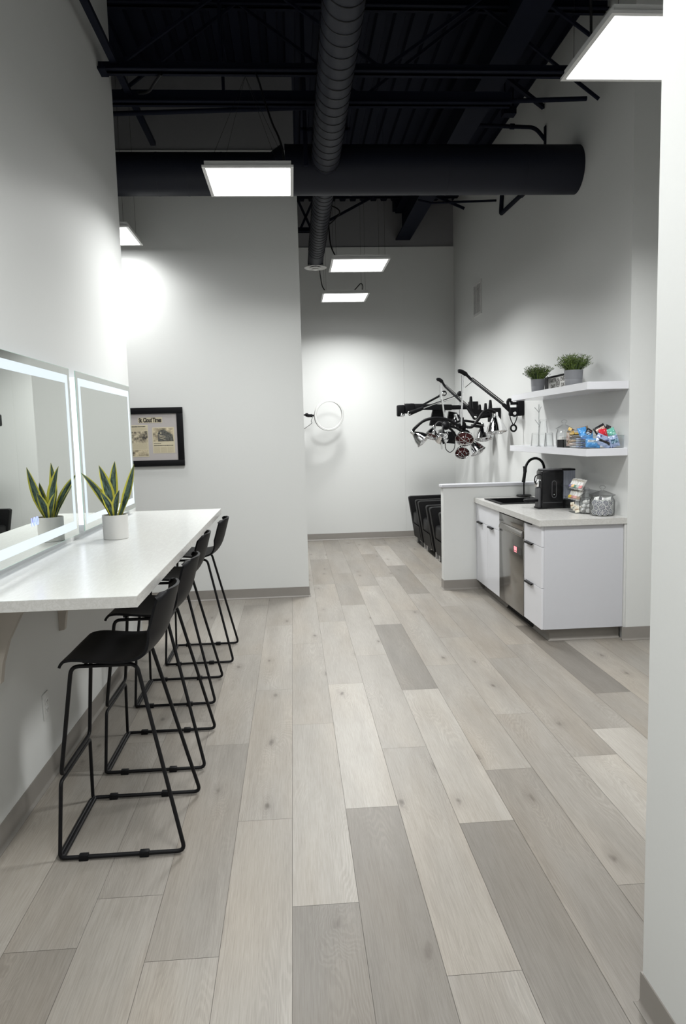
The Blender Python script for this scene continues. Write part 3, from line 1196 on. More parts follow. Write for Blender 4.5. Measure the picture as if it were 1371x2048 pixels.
photo_m = mat_sepia('sepia_photo', (.05, .042, .03), (.60, .52, .36), 16)
ys = YB - .0141
c1 = flat_piece('masthead', -1.466, -1.238, 1.756, 1.807, ys, cream, t)
c2 = flat_piece('clipping', -1.338, -1.130, 1.464, 1.712, ys, cream, t)
c3 = flat_piece('clipping', -1.80, -1.378, 1.434, 1.737, ys, cream, t)
b = text_mesh('St. Cloud Times', .041, offset=.0018, space=.9)
xs = [v.co.x for v in b.bm.verts]
k = .213 / (max(xs) - min(xs))
b.bm.transform(Matrix.Translation((-1.352, ys - .0014, 1.781)) @ Matrix.Rotation(R(90), 4, 'X') @ Matrix.Diagonal((k, 1.35, 1, 1)))
obj('masthead_lettering', b, ink, t, flat=True)


def lines(par, x0, x1, z0, z1, n, th, mat=ink_soft):
    b = B()
    rr = random.Random(int(x0 * 1000) + n)
    for i in range(n):
        z = z1 - (i + .5) * (z1 - z0) / n
        x = x0
        while x < x1:
            w = rr.uniform(.006, .02)
            b.box(x, min(x1, x + w), ys - .0014, ys - .001, z - th / 2, z + th / 2)
            x += w + .0025
    return obj('print_lines', b, mat, par, flat=True)


flat_piece('photo_print', -1.330, -1.140, 1.576, 1.703, ys - .001, photo_m, t, .0006)
b = B()
dk = mat_sepia('dark_print', (.035, .035, .03), (.13, .13, .115), 60)
b.prism([(-1.285, 1.579), (-1.14, 1.579), (-1.148, 1.640), (-1.19, 1.665), (-1.225, 1.690), (-1.262, 1.685), (-1.287, 1.655)], 'y', ys - .0022, ys - .0016)
obj('photo_motif', b, dk, t, flat=True)
b = B()
for zz in (1.600, 1.616, 1.628):
    b.prism([(-1.278, zz + .012), (-1.215, zz - .008), (-1.215, zz - .004), (-1.278, zz + .016)], 'y', ys - .0028, ys - .0022)
b.prism([(-1.262, 1.650), (-1.252, 1.648), (-1.252, 1.662), (-1.262, 1.664)], 'y', ys - .0028, ys - .0022)
obj('photo_highlights', b, cream, t, flat=True)
lines(t, -1.328, -1.26, 1.552, 1.562, 1, .005, ink)
lines(t, -1.328, -1.145, 1.530, 1.545, 1, .007, ink)
for x0 in (-1.328, -1.264, -1.200):
    lines(t, x0, x0 + .055, 1.470, 1.525, 11, .0022)
flat_piece('photo_print', -1.66, -1.384, 1.566, 1.678, ys - .001, mat_sepia('sepia_photo_small', (.04, .035, .03), (.52, .46, .33), 26), t, .0006)
flat_piece('photo_print', -1.66, -1.384, 1.444, 1.500, ys - .001, photo_m, t, .0006)
lines(t, -1.60, -1.40, 1.715, 1.730, 1, .009, ink)
lines(t, -1.66, -1.39, 1.684, 1.710, 5, .0022)
lines(t, -1.66, -1.39, 1.505, 1.562, 10, .0022)
# ------------------------------------------------------------------ kitchenette
KX = 1.82            # front faces
KZ0, KZ1 = .098, .886
HT = .933


def handle(parent, yc, z, w=.165):
    """black tab pull hooked over the top edge of a front"""
    b = B()
    b.prism([(KX - .022, z - .001), (KX + .004, z - .001), (KX + .004, z + .002), (KX - .019, z + .002), (KX - .019, z - .012), (KX - .022, z - .012)], 'y', yc - w / 2, yc + w / 2)
    obj('pull', b, black_metal, parent, 'black metal tab pull', flat=True)


def front(name, y0, y1, z0, z1, parent):
    b = B()
    b.box(KX, KX + .019, y0 + .0015, y1 - .0015, z0 + .0015, z1 - .0015, .0012, 1)
    return obj(name, b, gloss_white, parent, flat=True)


def kick(parent, y0, y1):
    b = B()
    b.sweep([(0, 0), (.014, 0), (.014, .003), (.006, .010), (.004, .018), (.004, KZ0), (0, KZ0)][::1], [(1.90, y1), (1.90, y0)][::-1] if False else [(1.90, y1), (1.90, y0)])
    return b


t = thing('drawer_cabinet', 'white three drawer cabinet at the near end of the kitchenette', 'cabinet', (2.1, 5.4, 0))
b = B()
b.box(KX + .02, 2.455, 5.2095, 5.594, KZ0, KZ1)
obj('carcass', b, satin_white, t, flat=True)
b = B()
b.box(1.905, 2.44, 5.235, 5.594, 0, KZ0 - .0005)
obj('plinth', b, rubber_base, t, flat=True)
b = B()
b.sweep(BP[:5] + [(.005, KZ0 - .001), (0, KZ0 - .001)], [(2.44, 5.235), (1.905, 5.235), (1.905, 5.594)][::-1])
obj('toe_base', b, rubber_base, t, 'taupe rubber base')
for z0, z1 in ((.728, KZ1), (.414, .728), (KZ0, .414)):
    f = front('drawer', 5.189, 5.594, z0, z1, t)
    handle(f, 5.45, z1)
t = thing('end_panel', 'flat white end panel closing the kitchenette toward the viewer', 'panel', (2.14, 5.195, KZ0))
b = B()
b.box(KX + .0195, 2.445, 5.188, 5.2085, KZ0, KZ1, .001, 1)
obj('panel', b, satin_white, t, flat=True)
b = B()
b.box(2.4455, RWX - .0005, 5.172, 5.2085, KZ0, KZ1)
obj('filler_strip', b, white_plastic, t, flat=True)

t = thing('sink_cabinet', 'white sink cabinet with two doors beside the half partition', 'cabinet', (2.1, 6.7, 0))
b = B()
for q in ((KX + .02, 2.455, 6.292, 6.310, KZ0, KZ1), (KX + .02, 2.455, 7.067, 7.085, KZ0, KZ1), (2.44, 2.455, 6.310, 7.067, KZ0, KZ1), (KX + .02, 2.44, 6.310, 7.067, KZ0, KZ0 + .018), (KX + .02, KX + .03, 6.310, 7.067, .69, KZ1)):
    b.box(*q)
obj('carcass', b, satin_white, t, flat=True)
b = B()
b.box(1.905, 2.44, 6.292, 7.085, 0, KZ0 - .0005)
b.sweep(BP[:5] + [(.005, KZ0 - .001), (0, KZ0 - .001)], [(1.905, 7.085), (1.905, 6.292)])
obj('plinth', b, rubber_base, t, flat=True)
front('false_front', 6.292, 7.073, .705, KZ1, t)
for y0, y1 in ((6.292, 6.682), (6.682, 7.073)):
    f = front('door', y0, y1, KZ0, .705, t)
    handle(f, (y0 + y1) / 2 + .06, .705)
b = B()
b.box(KX, KX + .019, 7.0745, 7.108, KZ0, KZ1)
obj('filler_strip', b, satin_white, t, flat=True)

t = thing('dishwasher', 'stainless dishwasher with red display between white cabinets', 'dishwasher', (2.1, 5.94, 0))
b = B()
b.box(KX + .03, 2.44, 5.60, 6.286, .10, .880)
obj('tub', b, dark_grey, t, flat=True)
b = B()
b.box(KX - .004, KX + .028, 5.606, 6.28, .098, .735, .003)
obj('door', b, steel, t)
b = B()
b.box(KX + .006, KX + .028, 5.606, 6.28, .7352, .800)
b.box(KX - .004, KX + .028, 5.606, 6.28, .800, .872, .003)
obj('control_strip', b, steel, t)
b = B()
b.prism([(KX - .004, .735), (KX - .014, .742), (KX - .016, .750), (KX - .012, .770), (KX - .004, .782), (KX + .006, .790), (KX + .006, .735)], 'y', 5.63, 6.255)
obj('handle', b, steel, t, 'wide steel bar handle')
b = B()
b.box(KX - .0055, KX - .0038, 5.655, 5.862, .588, .645)
d = obj('display', b, black_gloss, t, 'black glass display')
b = B()
b.box(KX - .0062, KX - .0056, 5.77, 5.845, .607, .640)
b.box(KX - .0062, KX - .0056, 5.77, 5.845, .593, .601)
obj('lit_panel', b, led_red, d, 'glowing red panel')
b = B()
b.box(1.90, 2.40, 5.60, 6.286, .0, .095)
obj('toe_recess', b, black_plastic, t, flat=True)

# worktop with a cut-out for the sink
SX0, SX1, SY0, SY1 = 1.885, 2.285, 6.40, 6.86
b = B()
for x0, x1, y0, y1 in ((1.797, SX0, 5.166, 7.108), (SX1, RWX - .001, 5.166, 7.108), (SX0, SX1, 5.166, SY0), (SX0, SX1, SY1, 7.108)):
    b.box(x0, x1, y0, y1, KZ1 + .002, HT)
bmesh.ops.remove_doubles(b.bm, verts=b.bm.verts[:], dist=1e-5)
o = obj('worktop', b, marble_k, flat=True)
tag(o, 'grey marbled worktop of the kitchenette with a black sink', 'worktop')
t = thing('kitchen_sink', 'black drop in sink in the grey worktop', 'sink', ((SX0 + SX1) / 2, (SY0 + SY1) / 2, HT))
b = B()
for x0, x1, y0, y1 in ((SX0 - .035, SX0 + .006, SY0 - .03, SY1 + .05), (SX1 - .006, SX1 + .05, SY0 - .03, SY1 + .05), (SX0 + .006, SX1 - .006, SY0 - .03, SY0 + .006), (SX0 + .006, SX1 - .006, SY1 - .006, SY1 + .05)):
    b.box(x0, x1, y0, y1, HT + .0005, HT + .008)
obj('rim', b, black_plastic, t, flat=True)
b = B()
for x0, x1, y0, y1 in ((SX0 + .0005, SX0 + .006, SY0 + .0005, SY1 - .0005), (SX1 - .006, SX1 - .0005, SY0 + .0005, SY1 - .0005), (SX0 + .006, SX1 - .006, SY0 + .0005, SY0 + .006), (SX0 + .006, SX1 - .006, SY1 - .006, SY1 - .0005)):
    b.box(x0, x1, y0, y1, HT - .17, HT)
b.box(SX0 + .0005, SX1 - .0005, SY0 + .0005, SY1 - .0005, HT - .178, HT - .17)
obj('bowl', b, black_plastic, t, flat=True)
b = B()
b.lathe([(0, 0), (.04, 0), (.04, .003), (0, .003)], ((SX0 + SX1) / 2, (SY0 + SY1) / 2, HT - .17), 20)
obj('drain', b, chrome, t)

FX, FY = 2.40, 6.78
t = thing('kitchen_faucet', 'matt black gooseneck faucet rising behind the coffee machine', 'faucet', (FX, FY, HT))
b = B()
b.lathe([(0, 0), (.028, 0), (.028, .006), (.02, .010), (.018, .05), (.015, .055), (0, .055)], (FX, FY, HT), 24)
obj('base', b, black_metal, t)
dx, dy = at(1050, 958, 'y', 6.66).x - FX, 6.66 - FY
pts = [(FX, FY, HT + .04), (FX, FY, HT + .29)]
for k in range(1, 13):
    a = PI * k / 12 * 1.05
    s_ = (1 - math.cos(a)) / 2
    pts.append((FX + dx * s_, FY + dy * s_, HT + .29 + .105 * math.sin(a)))
lst = Vector(pts[-1])
pts.append(lst + Vector((dx * .05, 0, -.02)))
b = B()
b.tube(pts, .0125, 14)
obj('neck', b, black_metal, t)
b = B()
b.tube([lst + Vector((dx * .03, 0, -.01)), lst + Vector((dx * .09, 0, -.10))], [.0145, .0165], 16)
obj('spray_head', b, black_metal, t)
b = B()
b.cyl((FX, FY, HT + .035), (FX - .005, FY - .07, HT + .05), .007)
obj('lever', b, black_metal, t)

p = at(1047, 993, 'z', HT)
t = thing('paper_towel_holder', 'black upright rod on round base behind the sink', 'holder', (p.x, p.y, HT))
b = B()
b.lathe([(0, .008), (.072, .008), (.074, .0085), (.075, .014), (.07, .018), (.012, .020), (0, .02)], (p.x, p.y, HT), 32)
obj('base', b, black_metal, t)
b = B()
b.cyl((p.x, p.y, HT + .018), (p.x, p.y, HT + .292), .0075, n=14)
b.lathe([(.0075, 0), (.011, .002), (.011, .012), (0, .014)], (p.x, p.y, HT + .29), 16)
obj('rod', b, black_metal, t)

# coffee machine, its side turned to the viewer
t = thing('coffee_machine', 'black pod coffee machine with grey water tank at the back', 'coffee machine', (2.16, 5.98, HT))
x0, x1, y0, y1 = 2.072, 2.258, 5.90, 6.05
b = B()
b.box(x0, x1, y0, y1, HT + .004, HT + .322, .014, 3)
obj('body', b, black_gloss, t)
b = B()
b.box(x0 + .008, x1 - .006, y0 + .012, y1 - .012, HT + .322, HT + .334, .005)
obj('lid', b, dark_grey, t)
b = B()
pr = [(.021 * math.cos(a * PI / 10), .052 + .021 * math.sin(a * PI / 10)) for a in range(0, 11)] + [(.021 * math.cos(a * PI / 10), -.052 + .021 * math.sin(a * PI / 10)) for a in range(10, 21)]
inner = [(u * .8, v * .93) for u, v in pr]
cx, cz = 2.176, HT + .165
vs = b.add([(cx + u, y0 - .0012, cz + v) for u, v in pr] + [(cx + u, y0 - .0012, cz + v) for u, v in inner] + [(cx + u, y0 + .0005, cz + v) for u, v in pr] + [(cx + u, y0 + .0005, cz + v) for u, v in inner], [])
n = len(pr)
for i in range(n):
    j = (i + 1) % n
    b.bm.faces.new((vs[i], vs[j], vs[n + j], vs[n + i]))
    b.bm.faces.new((vs[2 * n + i], vs[i], vs[n + i], vs[3 * n + i]))if False else None
    b.bm.faces.new((vs[i], vs[2 * n + i], vs[2 * n + j], vs[j]))
    b.bm.faces.new((vs[n + i], vs[n + j], vs[3 * n + j], vs[3 * n + i]))
obj('side_ring', b, dark_grey, t, 'grey oval ring on the side')
b = B()
b.ball((cx, y0 - .001, cz - .045), .005, 10)
obj('button', b, alu, t)
b = B()
b.box(x0 + .01, x1 - .01, y0 - .0004, y0 + .001, HT + .052, HT + .055)
obj('seam', b, dark_grey, t)
b = B()
b.lathe([(.0, -.03), (.024, -.03), (.030, -.01), (.030, .02), (.022, .034), (0, .036)], (x0 - .012, 5.975, HT + .215), 24)
obj('brew_head', b, chrome, t, 'chrome brew head')
b = B()
b.tube(smooth([(x0 - .02, 5.955, HT + .20), (x0 - .045, 5.955, HT + .23), (x0 - .038, 5.955, HT + .275), (x0 - .002, 5.955, HT + .292)], 6), .005, 10)
obj('lever', b, black_metal, t)
b = B()
b.box(x0 - .022, x0 + .002, 5.93, 6.02, HT + .004, HT + .175, .006)
obj('chrome_front', b, dark_grey, t)
b = B()
b.lathe([(0, 0), (.062, 0), (.066, .004), (.066, .016), (.06, .020), (0, .018)], (x0 - .062, 5.985, HT + .062), 32)
obj('cup_shelf', b, black_plastic, t)
b = B()
b.box(x1 + .0005, 2.365, 5.915, 6.05, HT + .003, HT + .072, .006)
b.box(x0 - .025, x0 + .05, 5.91, 6.04, HT + .0, HT + .012, .004)
obj('foot', b, black_plastic, t)
b = B()
xa, xb, ya, yb, za, zb = x1 + .004, 2.362, 5.918, 6.045, HT + .074, HT + .318
for q in ((xa, xb, ya, ya + .003, za, zb), (xa, xb, yb - .003, yb, za, zb), (xa, xa + .003, ya + .003, yb - .003, za, zb), (xb - .003, xb, ya + .003, yb - .003, za, zb)):
    b.box(*q)
for k in range(5):
    xr = xa + .02 + k * .02
    b.box(xr - .001, xr + .001, ya - .001, ya, za, zb)
obj('water_tank', b, smoke, t, 'ribbed grey clear water tank')
b = B()
b.box(xa - .002, xb + .003, ya - .002, yb + .002, zb, zb + .014, .004)
obj('tank_lid', b, black_plastic, t)


# ------------------------------------------------------------------ tea rack and sachets
def packet(name, label, c, size, rot, mats, cat, group, parent=None, stripe=None):
    """flat paper sachet with a printed band"""
    w, th, hgt = size
    t = thing(name, label, cat, c, group)
    rm = rot.to_matrix().to_4x4()

    def pl(x, y, z):
        return rm @ Vector((x, y, z))
    b = B()
    t2 = bmesh.new()
    bmesh.ops.create_grid(t2, x_segments=6, y_segments=6, size=.5)
    for v in t2.verts:
        v.co = Vector((v.co.x * w, 0, v.co.y * hgt))
    b2 = B()
    for sgn in (-1, 1):
        vv = []
        for v in t2.verts:
            e = (1 - min(1, abs(v.co.x) / (w / 2)) ** 4) * (1 - min(1, abs(v.co.z) / (hgt / 2)) ** 4)
            vv.append(Vector((v.co.x, sgn * (th / 2 * e + .0003), v.co.z)))
        t2.verts.index_update()
        b2.add(vv, [[x.index for x in f.verts][::sgn] for f in t2.faces])
    t2.free()
    b2.bm.transform(rm)
    b2.bm.transform(Matrix.Translation(Vector(c)))
    obj('sleeve', b2, mats[0], t)
    if len(mats) > 1:
        b3 = B()
        zc, zh = stripe or (-.25, .3)
        b3.box(-w * .44, w * .44, -th / 2 - .0012, -th / 2 - .0002, hgt * (zc - zh / 2), hgt * (zc + zh / 2))
        if len(mats) > 2:
            pass
        b3.bm.transform(rm)
        b3.bm.transform(Matrix.Translation(Vector(c)))
        obj('printed_band', b3, mats[1], t)
        b4 = B()
        for zz, ww in ((.30, .6), (.20, .44)):
            b4.box(-w * ww / 2, w * ww / 2, -th / 2 - .0012, -th / 2 - .0002, hgt * (zz - .022), hgt * (zz + .022))
        b4.bm.transform(rm)
        b4.bm.transform(Matrix.Translation(Vector(c)))
        obj('printed_lettering', b4, ink_soft, t)
    return t


from mathutils import Euler
P_white = M('sachet_white', (.78, .77, .74), .5)
P_cream = M('sachet_cream', (.72, .66, .54), .5)
P_blue = M('print_violet', (.14, .12, .30), .5)
P_orange = M('print_orange', (.75, .42, .08), .5)
P_green = M('print_green', (.06, .22, .14), .5)
P_red = M('print_red', (.60, .10, .10), .5)
P_rose = M('print_rose', (.62, .30, .26), .5)
P_yellow = M('print_yellow', (.80, .58, .06), .5)
P_brown = M('print_brown', (.30, .20, .12), .5)
P_grey = M('print_grey', (.33, .38, .36), .5)

# clear two step rack: front faces the viewer's left
TX, TY = 2.335, 5.70
t = thing('tea_rack', 'clear stepped acrylic rack of tea sachets beside the coffee machine', 'rack', (TX, TY, HT))
b = B()
w = .092
for xs_, zz in ((0, .165), (-.01, .080)):
    ya, yb = TY - .12, TY + .13
    b.box(TX - .075 + xs_, TX + .09, ya, yb, HT + zz, HT + zz + .003)
    b.prism([(TX - .078 + xs_, HT + zz), (TX - .074 + xs_, HT + zz), (TX - .088 + xs_, HT + zz + .035), (TX - .092 + xs_, HT + zz + .035)], 'y', ya, yb)
for yy in (TY - .123, TY + .13):
    b.prism([(TX - .088, HT), (TX + .09, HT), (TX + .09, HT + .17), (TX + .02, HT + .17), (TX - .088, HT + .10)], 'y', yy, yy + .003)
b.box(TX + .088, TX + .091, TY - .12, TY + .13, HT, HT + .17)
obj('tier_body', b, acrylic, t, flat=True)
tea = [  # tier z, y, band, word
    (.168, .105, P_blue, 'violet'), (.168, .055, P_orange, 'orange'), (.168, .005, P_green, 'green'), (.168, -.048, P_grey, 'grey green'), (.168, -.098, P_red, 'red'),
    (.083, .10, P_yellow, 'yellow'), (.083, .045, P_rose, 'rose'), (.083, -.01, P_rose, 'rose'), (.083, -.065, P_brown, 'brown'),
]
names = ['farthest in the upper tier', 'second in the upper tier', 'third in the upper tier', 'fourth in the upper tier', 'nearest in the upper tier',
         'farthest in the lower tier', 'second in the lower tier', 'third in the lower tier', 'nearest in the lower tier']
rr0 = random.Random(4)
for (zz, yy, bandm, word), nm in zip(tea, names):
    up = zz > .1
    c = (TX - .035 if up else TX - .045, TY + yy, HT + zz + .050)
    packet('tea_sachet', 'tea sachet with %s band, %s of the clear rack' % (word, nm), c, (.042, .026 if up else .018, .098), Euler((R(-34 + rr0.uniform(-6, 6)), R(rr0.uniform(-5, 5)), R(-64 + rr0.uniform(-6, 6)))), (P_white, bandm), 'tea sachet', 'tea sachets in the rack',
           stripe=(-.3, .26))
# low clear tub of small packets in front of the rack
t = thing('packet_tub', 'small clear tub of sweetener packets in front of tea rack', 'tub', (2.28, 5.60, HT))
b = B()
ux0, ux1, uy0, uy1 = 2.205, 2.268, 5.50, 5.655
for q in ((ux0, ux1, uy0, uy0 + .002, 0, .05), (ux0, ux1, uy1 - .002, uy1, 0, .05), (ux0, ux0 + .002, uy0, uy1, 0, .05), (ux1 - .002, ux1, uy0, uy1, 0, .05), (ux0, ux1, uy0, uy1, 0, .002)):
    b.box(q[0], q[1], q[2], q[3], HT + q[4], HT + q[5])
obj('bin_body', b, acrylic, t, flat=True)
rr = random.Random(3)
pm = [P_white, P_cream]
for k, (x, y, z, word) in enumerate(((2.222, 5.525, .030, 'front left'), (2.25, 5.523, .034, 'front right'), (2.223, 5.57, .040, 'middle left'), (2.251, 5.572, .036, 'middle right'), (2.224, 5.62, .055, 'standing back left'), (2.252, 5.625, .040, 'back right'))):
    packet('sugar_packet', '%s sugar packet at the %s of the small clear tub' % ('white' if k % 2 else 'cream', word), (x, y, HT + z), (.034, .006, .05), Euler((R(-25 + 12 * (k % 3)), R(rr.uniform(-25, 25)), R(rr.uniform(-60, -10)))), (pm[(k + 1) % 2], P_brown if k in (0, 4) else P_grey), 'sugar packet', 'packets in the small tub', stripe=(0, .2))


# ------------------------------------------------------------------ glass jars and pods
def jar(name, label, c, r, h, lid=True):
    t = thing(name, label, 'jar', c)
    cx, cy, cz = c
    b = B()
    th = .003
    prof = [(0, 0), (r * .86, 0), (r * .97, .008), (r, .03), (r, h * .70), (r * .97, h * .80), (r * .88, h * .9), (r * .84, h * .94), (r * .86, h), (r * .86 - th, h),
            (r * .84 - th, h * .94), (r * .88 - th, h * .9), (r * .97 - th, h * .8), (r - th, h * .7), (r - th, .03), (r * .95 - th, .012), (0, .006)]
    b.lathe(prof, c, 40)
    obj('body', b, glass, t, 'clear glass body')
    if lid:
        b = B()
        b.lathe([(0, 0), (r * .80, 0), (r * .80, .004), (r * 1.02, .005), (r * 1.03, .009), (r * .9, .014), (r * .5, .030), (r * .2, .040), (.010, .044), (.012, .052), (.022, .060), (.023, .070), (.014, .079), (0, .081)], (cx, cy, cz + h), 40)
        obj('lid', b, glass, t, 'clear glass lid with ball knob')
    return t


pod_lid_m = M('pod_lid_navy', (.022, .035, .075), .35)


def pod_proto():
    t = thing('coffee_pod', 'x', 'coffee pod', (0, 0, 0))
    b = B()
    b.lathe([(0, 0), (.017, 0), (.0185, .002), (.0225, .040), (.026, .041), (.026, .0435), (0, .0435)], (0, 0, 0), 22)
    obj('cup', b, white_plastic, t)
    b = B()
    b.lathe([(0, .0437), (.0215, .0437), (.0215, .0443), (0, .0443)], (0, 0, 0), 22)
    l = obj('foil_lid', b, pod_lid_m, t, 'navy printed lid')
    b = B()
    for k in range(4):
        yv = -.0135 + k * .009
        hw = math.sqrt(.0185 ** 2 - yv ** 2)
        b.box(-hw, hw, yv - .0014, yv + .0014, .0443, .0448)
    obj('lid_print', b, P_white, l)
    return t


JC = (2.352, 5.355, HT)
jar('pod_jar', 'large glass jar of coffee pods at the near worktop corner', JC, .093, .150)
pod = pod_proto()
pod['group'] = 'coffee pods in the large jar'


def place_pod(first, c, face, spin, label, group):
    o = pod if first else dup(pod, c)
    q = Vector((0, 0, 1)).rotation_difference(Vector(face).normalized()) @ Euler((0, 0, spin)).to_quaternion()
    o.rotation_mode = 'QUATERNION'
    o.rotation_quaternion = q
    o.location = Vector(c)
    o['label'] = label
    o['group'] = group


vdir = Vector((JC[0], JC[1], 0)).normalized()
sdir = Vector((vdir.y, -vdir.x, 0))
rr = random.Random(11)
k = 0
rows = [(.030, [-.068, -.022, .026, .068], 'bottom row'), (.068, [-.050, 0, .046], 'middle row'), (.098, [-.066, -.022, .030, .068], 'upper row')]
first = True
ordw = ['first', 'second', 'third', 'fourth']
for z, us, rown in rows:
    for n_, u in enumerate(us):
        face = -vdir + sdir * (u * 9) + Vector((0, 0, rr.uniform(-.1, .1)))
        face.normalize()
        mouth = Vector(JC) + sdir * u * .80 - vdir * (.079 * math.sqrt(max(.1, 1 - (u / .080) ** 2))) * .93 + Vector((0, 0, z))
        c = mouth - face * .044
        place_pod(first, c, face, rr.uniform(-.6, .6), 'white coffee pod with navy lid, %s from left in the jar\'s %s' % (ordw[n_], rown), 'coffee pods in the large jar')
        first = False
for n_, (u, z, dx_) in enumerate(((-.035, .124, 1), (.012, .118, -1), (.05, .122, 1))):
    c = Vector(JC) + sdir * u + Vector((0, 0, z)) - vdir * .02
    f = (sdir * dx_ * .9 - vdir * .35 + Vector((0, 0, .15)))
    place_pod(False, c - f.normalized() * .02, f, 0, 'coffee pod lying on its side on the jar pile, %s from left' % ordw[n_], 'coffee pods in the large jar')

J2 = (2.285, 5.475, HT)
J2 = (2.335, 5.50, HT)
J2 = (at(1172, 1024, 'y', 5.50).x, 5.50, HT)
jar('creamer_jar', 'smaller glass jar of white creamer cups behind pod jar', J2, .056, .125)
t = None
cup = thing('creamer_cup', 'x', 'creamer cup', (0, 0, 0), 'creamer cups in the smaller jar')
b = B()
b.lathe([(0, 0), (.012, 0), (.0135, .002), (.0165, .026), (.019, .0265), (.019, .0285), (0, .029)], (0, 0, 0), 18)
obj('cup', b, white_plastic, cup)
b = B()
b.lathe([(0, .0291), (.017, .0291), (.017, .0295), (0, .0296)], (0, 0, 0), 18)
obj('foil_lid', b, alu, cup)
first = True
pos = [(-.024, -.026, .030, 'bottom left'), (.016, -.028, .028, 'bottom right'), (-.02, -.02, .060, 'middle left'), (.02, -.02, .062, 'middle right'), (0, .02, .04, 'back middle'), (-.012, -.01, .09, 'top left'), (.018, 0, .092, 'top right')]
for (u, v, z, word) in pos:
    c = Vector(J2) + sdir * u + vdir * v + Vector((0, 0, z))
    f = Vector((rr.uniform(-1, 1), rr.uniform(-1, .2), rr.uniform(-.8, .6)))
    o = cup if first else dup(cup, c)
    first = False
    o.rotation_mode = 'QUATERNION'
    o.rotation_quaternion = Vector((0, 0, 1)).rotation_difference(f.normalized())
    o.location = c - f.normalized() * .014
    o['label'] = 'white creamer cup at the %s of the smaller jar' % word

# ------------------------------------------------------------------ floating shelves
SHX, SY0_, SY1_ = 2.148, 5.172, 7.02
UZ, LZ = 1.937, 1.450
for nm, z, yend in (('upper white floating shelf carrying the grassy pots', UZ, 7.0), ('lower white floating shelf carrying glasses and snacks', LZ, 7.05)):
    b = B()
    b.box(SHX, RWX - .0005, SY0_, yend, z - .056, z, .0015, 1)
    o = obj('floating_shelf', b, gloss_white, flat=True)
    tag(o, nm, 'shelf', 'floating shelves')

blade = mat_tone('grass_blades', (.012, .032, .005), (.15, .22, .035), .5)


def grass_pot(label, c, r, h, spread, hgt, seed, n=230):
    t = thing('potted_grass', label, 'plant', c, 'grassy pots on the upper shelf')
    cx, cy, cz = c
    b = B()
    b.lathe([(0, 0), (r * .86, 0), (r * .88, .003), (r * .935, h * .44), (r * .925, h * .45), (r * .925, h * .46), (r * .94, h * .47), (r, h * .995), (r * .99, h), (r * .95, h), (r * .93, h * .86), (0, h * .86)], c, 36)
    obj('pot', b, grey_pot, t, 'grey pot with one groove')
    b = B()
    b.lathe([(0, h * .865), (r * .92, h * .865), (r * .5, h * .9), (0, h * .91)], c, 20)
    obj('soil', b, soil, t)
    rr = random.Random(seed)
    bm = bmesh.new()
    ft = bm.faces.layers.float.new('blade_tone')
    for i in range(n):
        az = rr.uniform(0, 2 * PI)
        rad = r * .85 * math.sqrt(rr.random())
        base = Vector((cx + rad * math.cos(az), cy + rad * math.sin(az), cz + h * .88))
        out = Vector((math.cos(az), math.sin(az), 0))
        lean = spread * (.15 + .85 * rad / r) * rr.uniform(.5, 1.25)
        hh = hgt * rr.uniform(.45, 1.0) * (1 - .35 * (rad / r) ** 2)
        mid = base + out * lean * .38 + Vector((0, 0, hh * .62))
        tip = base + out * lean + Vector((rr.uniform(-.015, .015), rr.uniform(-.015, .015), hh))
        if tip.x > RWX - .006:
            tip.x = RWX - .006
        tone = min(1, max(0, rr.gauss(.42, .28)))
        # stem then a few leaflets
        sd = out.cross(Vector((0, 0, 1)))
        prev = None
        for s_ in range(5):
            q = s_ / 4
            p = base * (1 - q) ** 2 + mid * 2 * q * (1 - q) + tip * q * q
            w = .0032 * (1 - q) + .0005
            cur = (bm.verts.new(p + sd * w), bm.verts.new(p - sd * w))
            if prev:
                f = bm.faces.new((prev[0], prev[1], cur[1], cur[0]))
                f[ft] = tone
            prev = cur
            if s_ in (2, 3, 4):
                for sg in (-1, 1):
                    d = (tip - base).normalized() * .6 + sd * sg * rr.uniform(.3, .9) + out * rr.uniform(-.4, .4)
                    d = d.normalized() * rr.uniform(.018, .034)
                    n2 = d.cross(Vector((rr.uniform(-1, 1), rr.uniform(-1, 1), .4))).normalized() * .0023
                    e = p + d
                    if e.x > RWX - .004:
                        continue
                    f = bm.faces.new((bm.verts.new(p), bm.verts.new(p + d * .5 + n2), bm.verts.new(e), bm.verts.new(p + d * .5 - n2)))
                    f[ft] = min(1, max(0, tone + rr.uniform(-.2, .3)))
    b = B()
    b.bm.free()
    b.bm = bm
    obj('foliage', b, blade, t, 'bushy green grass blades', flat=True)
    return t


grass_pot('grassy plant in grey pot, nearer and higher on the upper shelf', (2.262, 5.72, UZ), .074, .128, .080, .140, 21, 330)
grass_pot('grassy plant in grey pot toward the far end of upper shelf', (2.255, 6.545, UZ), .0635, .118, .080, .140, 22, 300)

# lightbox sign
SGX = 2.36
sy0, sy1, sz1 = 6.07, 6.66, UZ + .140
t = thing('lightbox_sign', 'black framed lightbox reading EARTH DAY EVERY DAY between the two pots', 'sign', (SGX, (sy0 + sy1) / 2, UZ))
b = B()
fw = .017
for q in ((sy0, sy1, sz1 - fw, sz1), (sy0, sy1, UZ, UZ + fw), (sy0, sy0 + fw, UZ + fw, sz1 - fw), (sy1 - .085, sy1, UZ + fw, sz1 - fw)):
    b.box(SGX, SGX + .045, *q)
b.box(SGX + .02, SGX + .045, sy0 + fw, sy1 - fw, UZ + fw, sz1 - fw)
obj('case', b, black_plastic, t, flat=True)
b = B()
b.box(SGX + .004, SGX + .019, sy0 + fw, sy1 - .086, UZ + fw, sz1 - fw)
obj('face', b, paper, t, 'white face', flat=True)


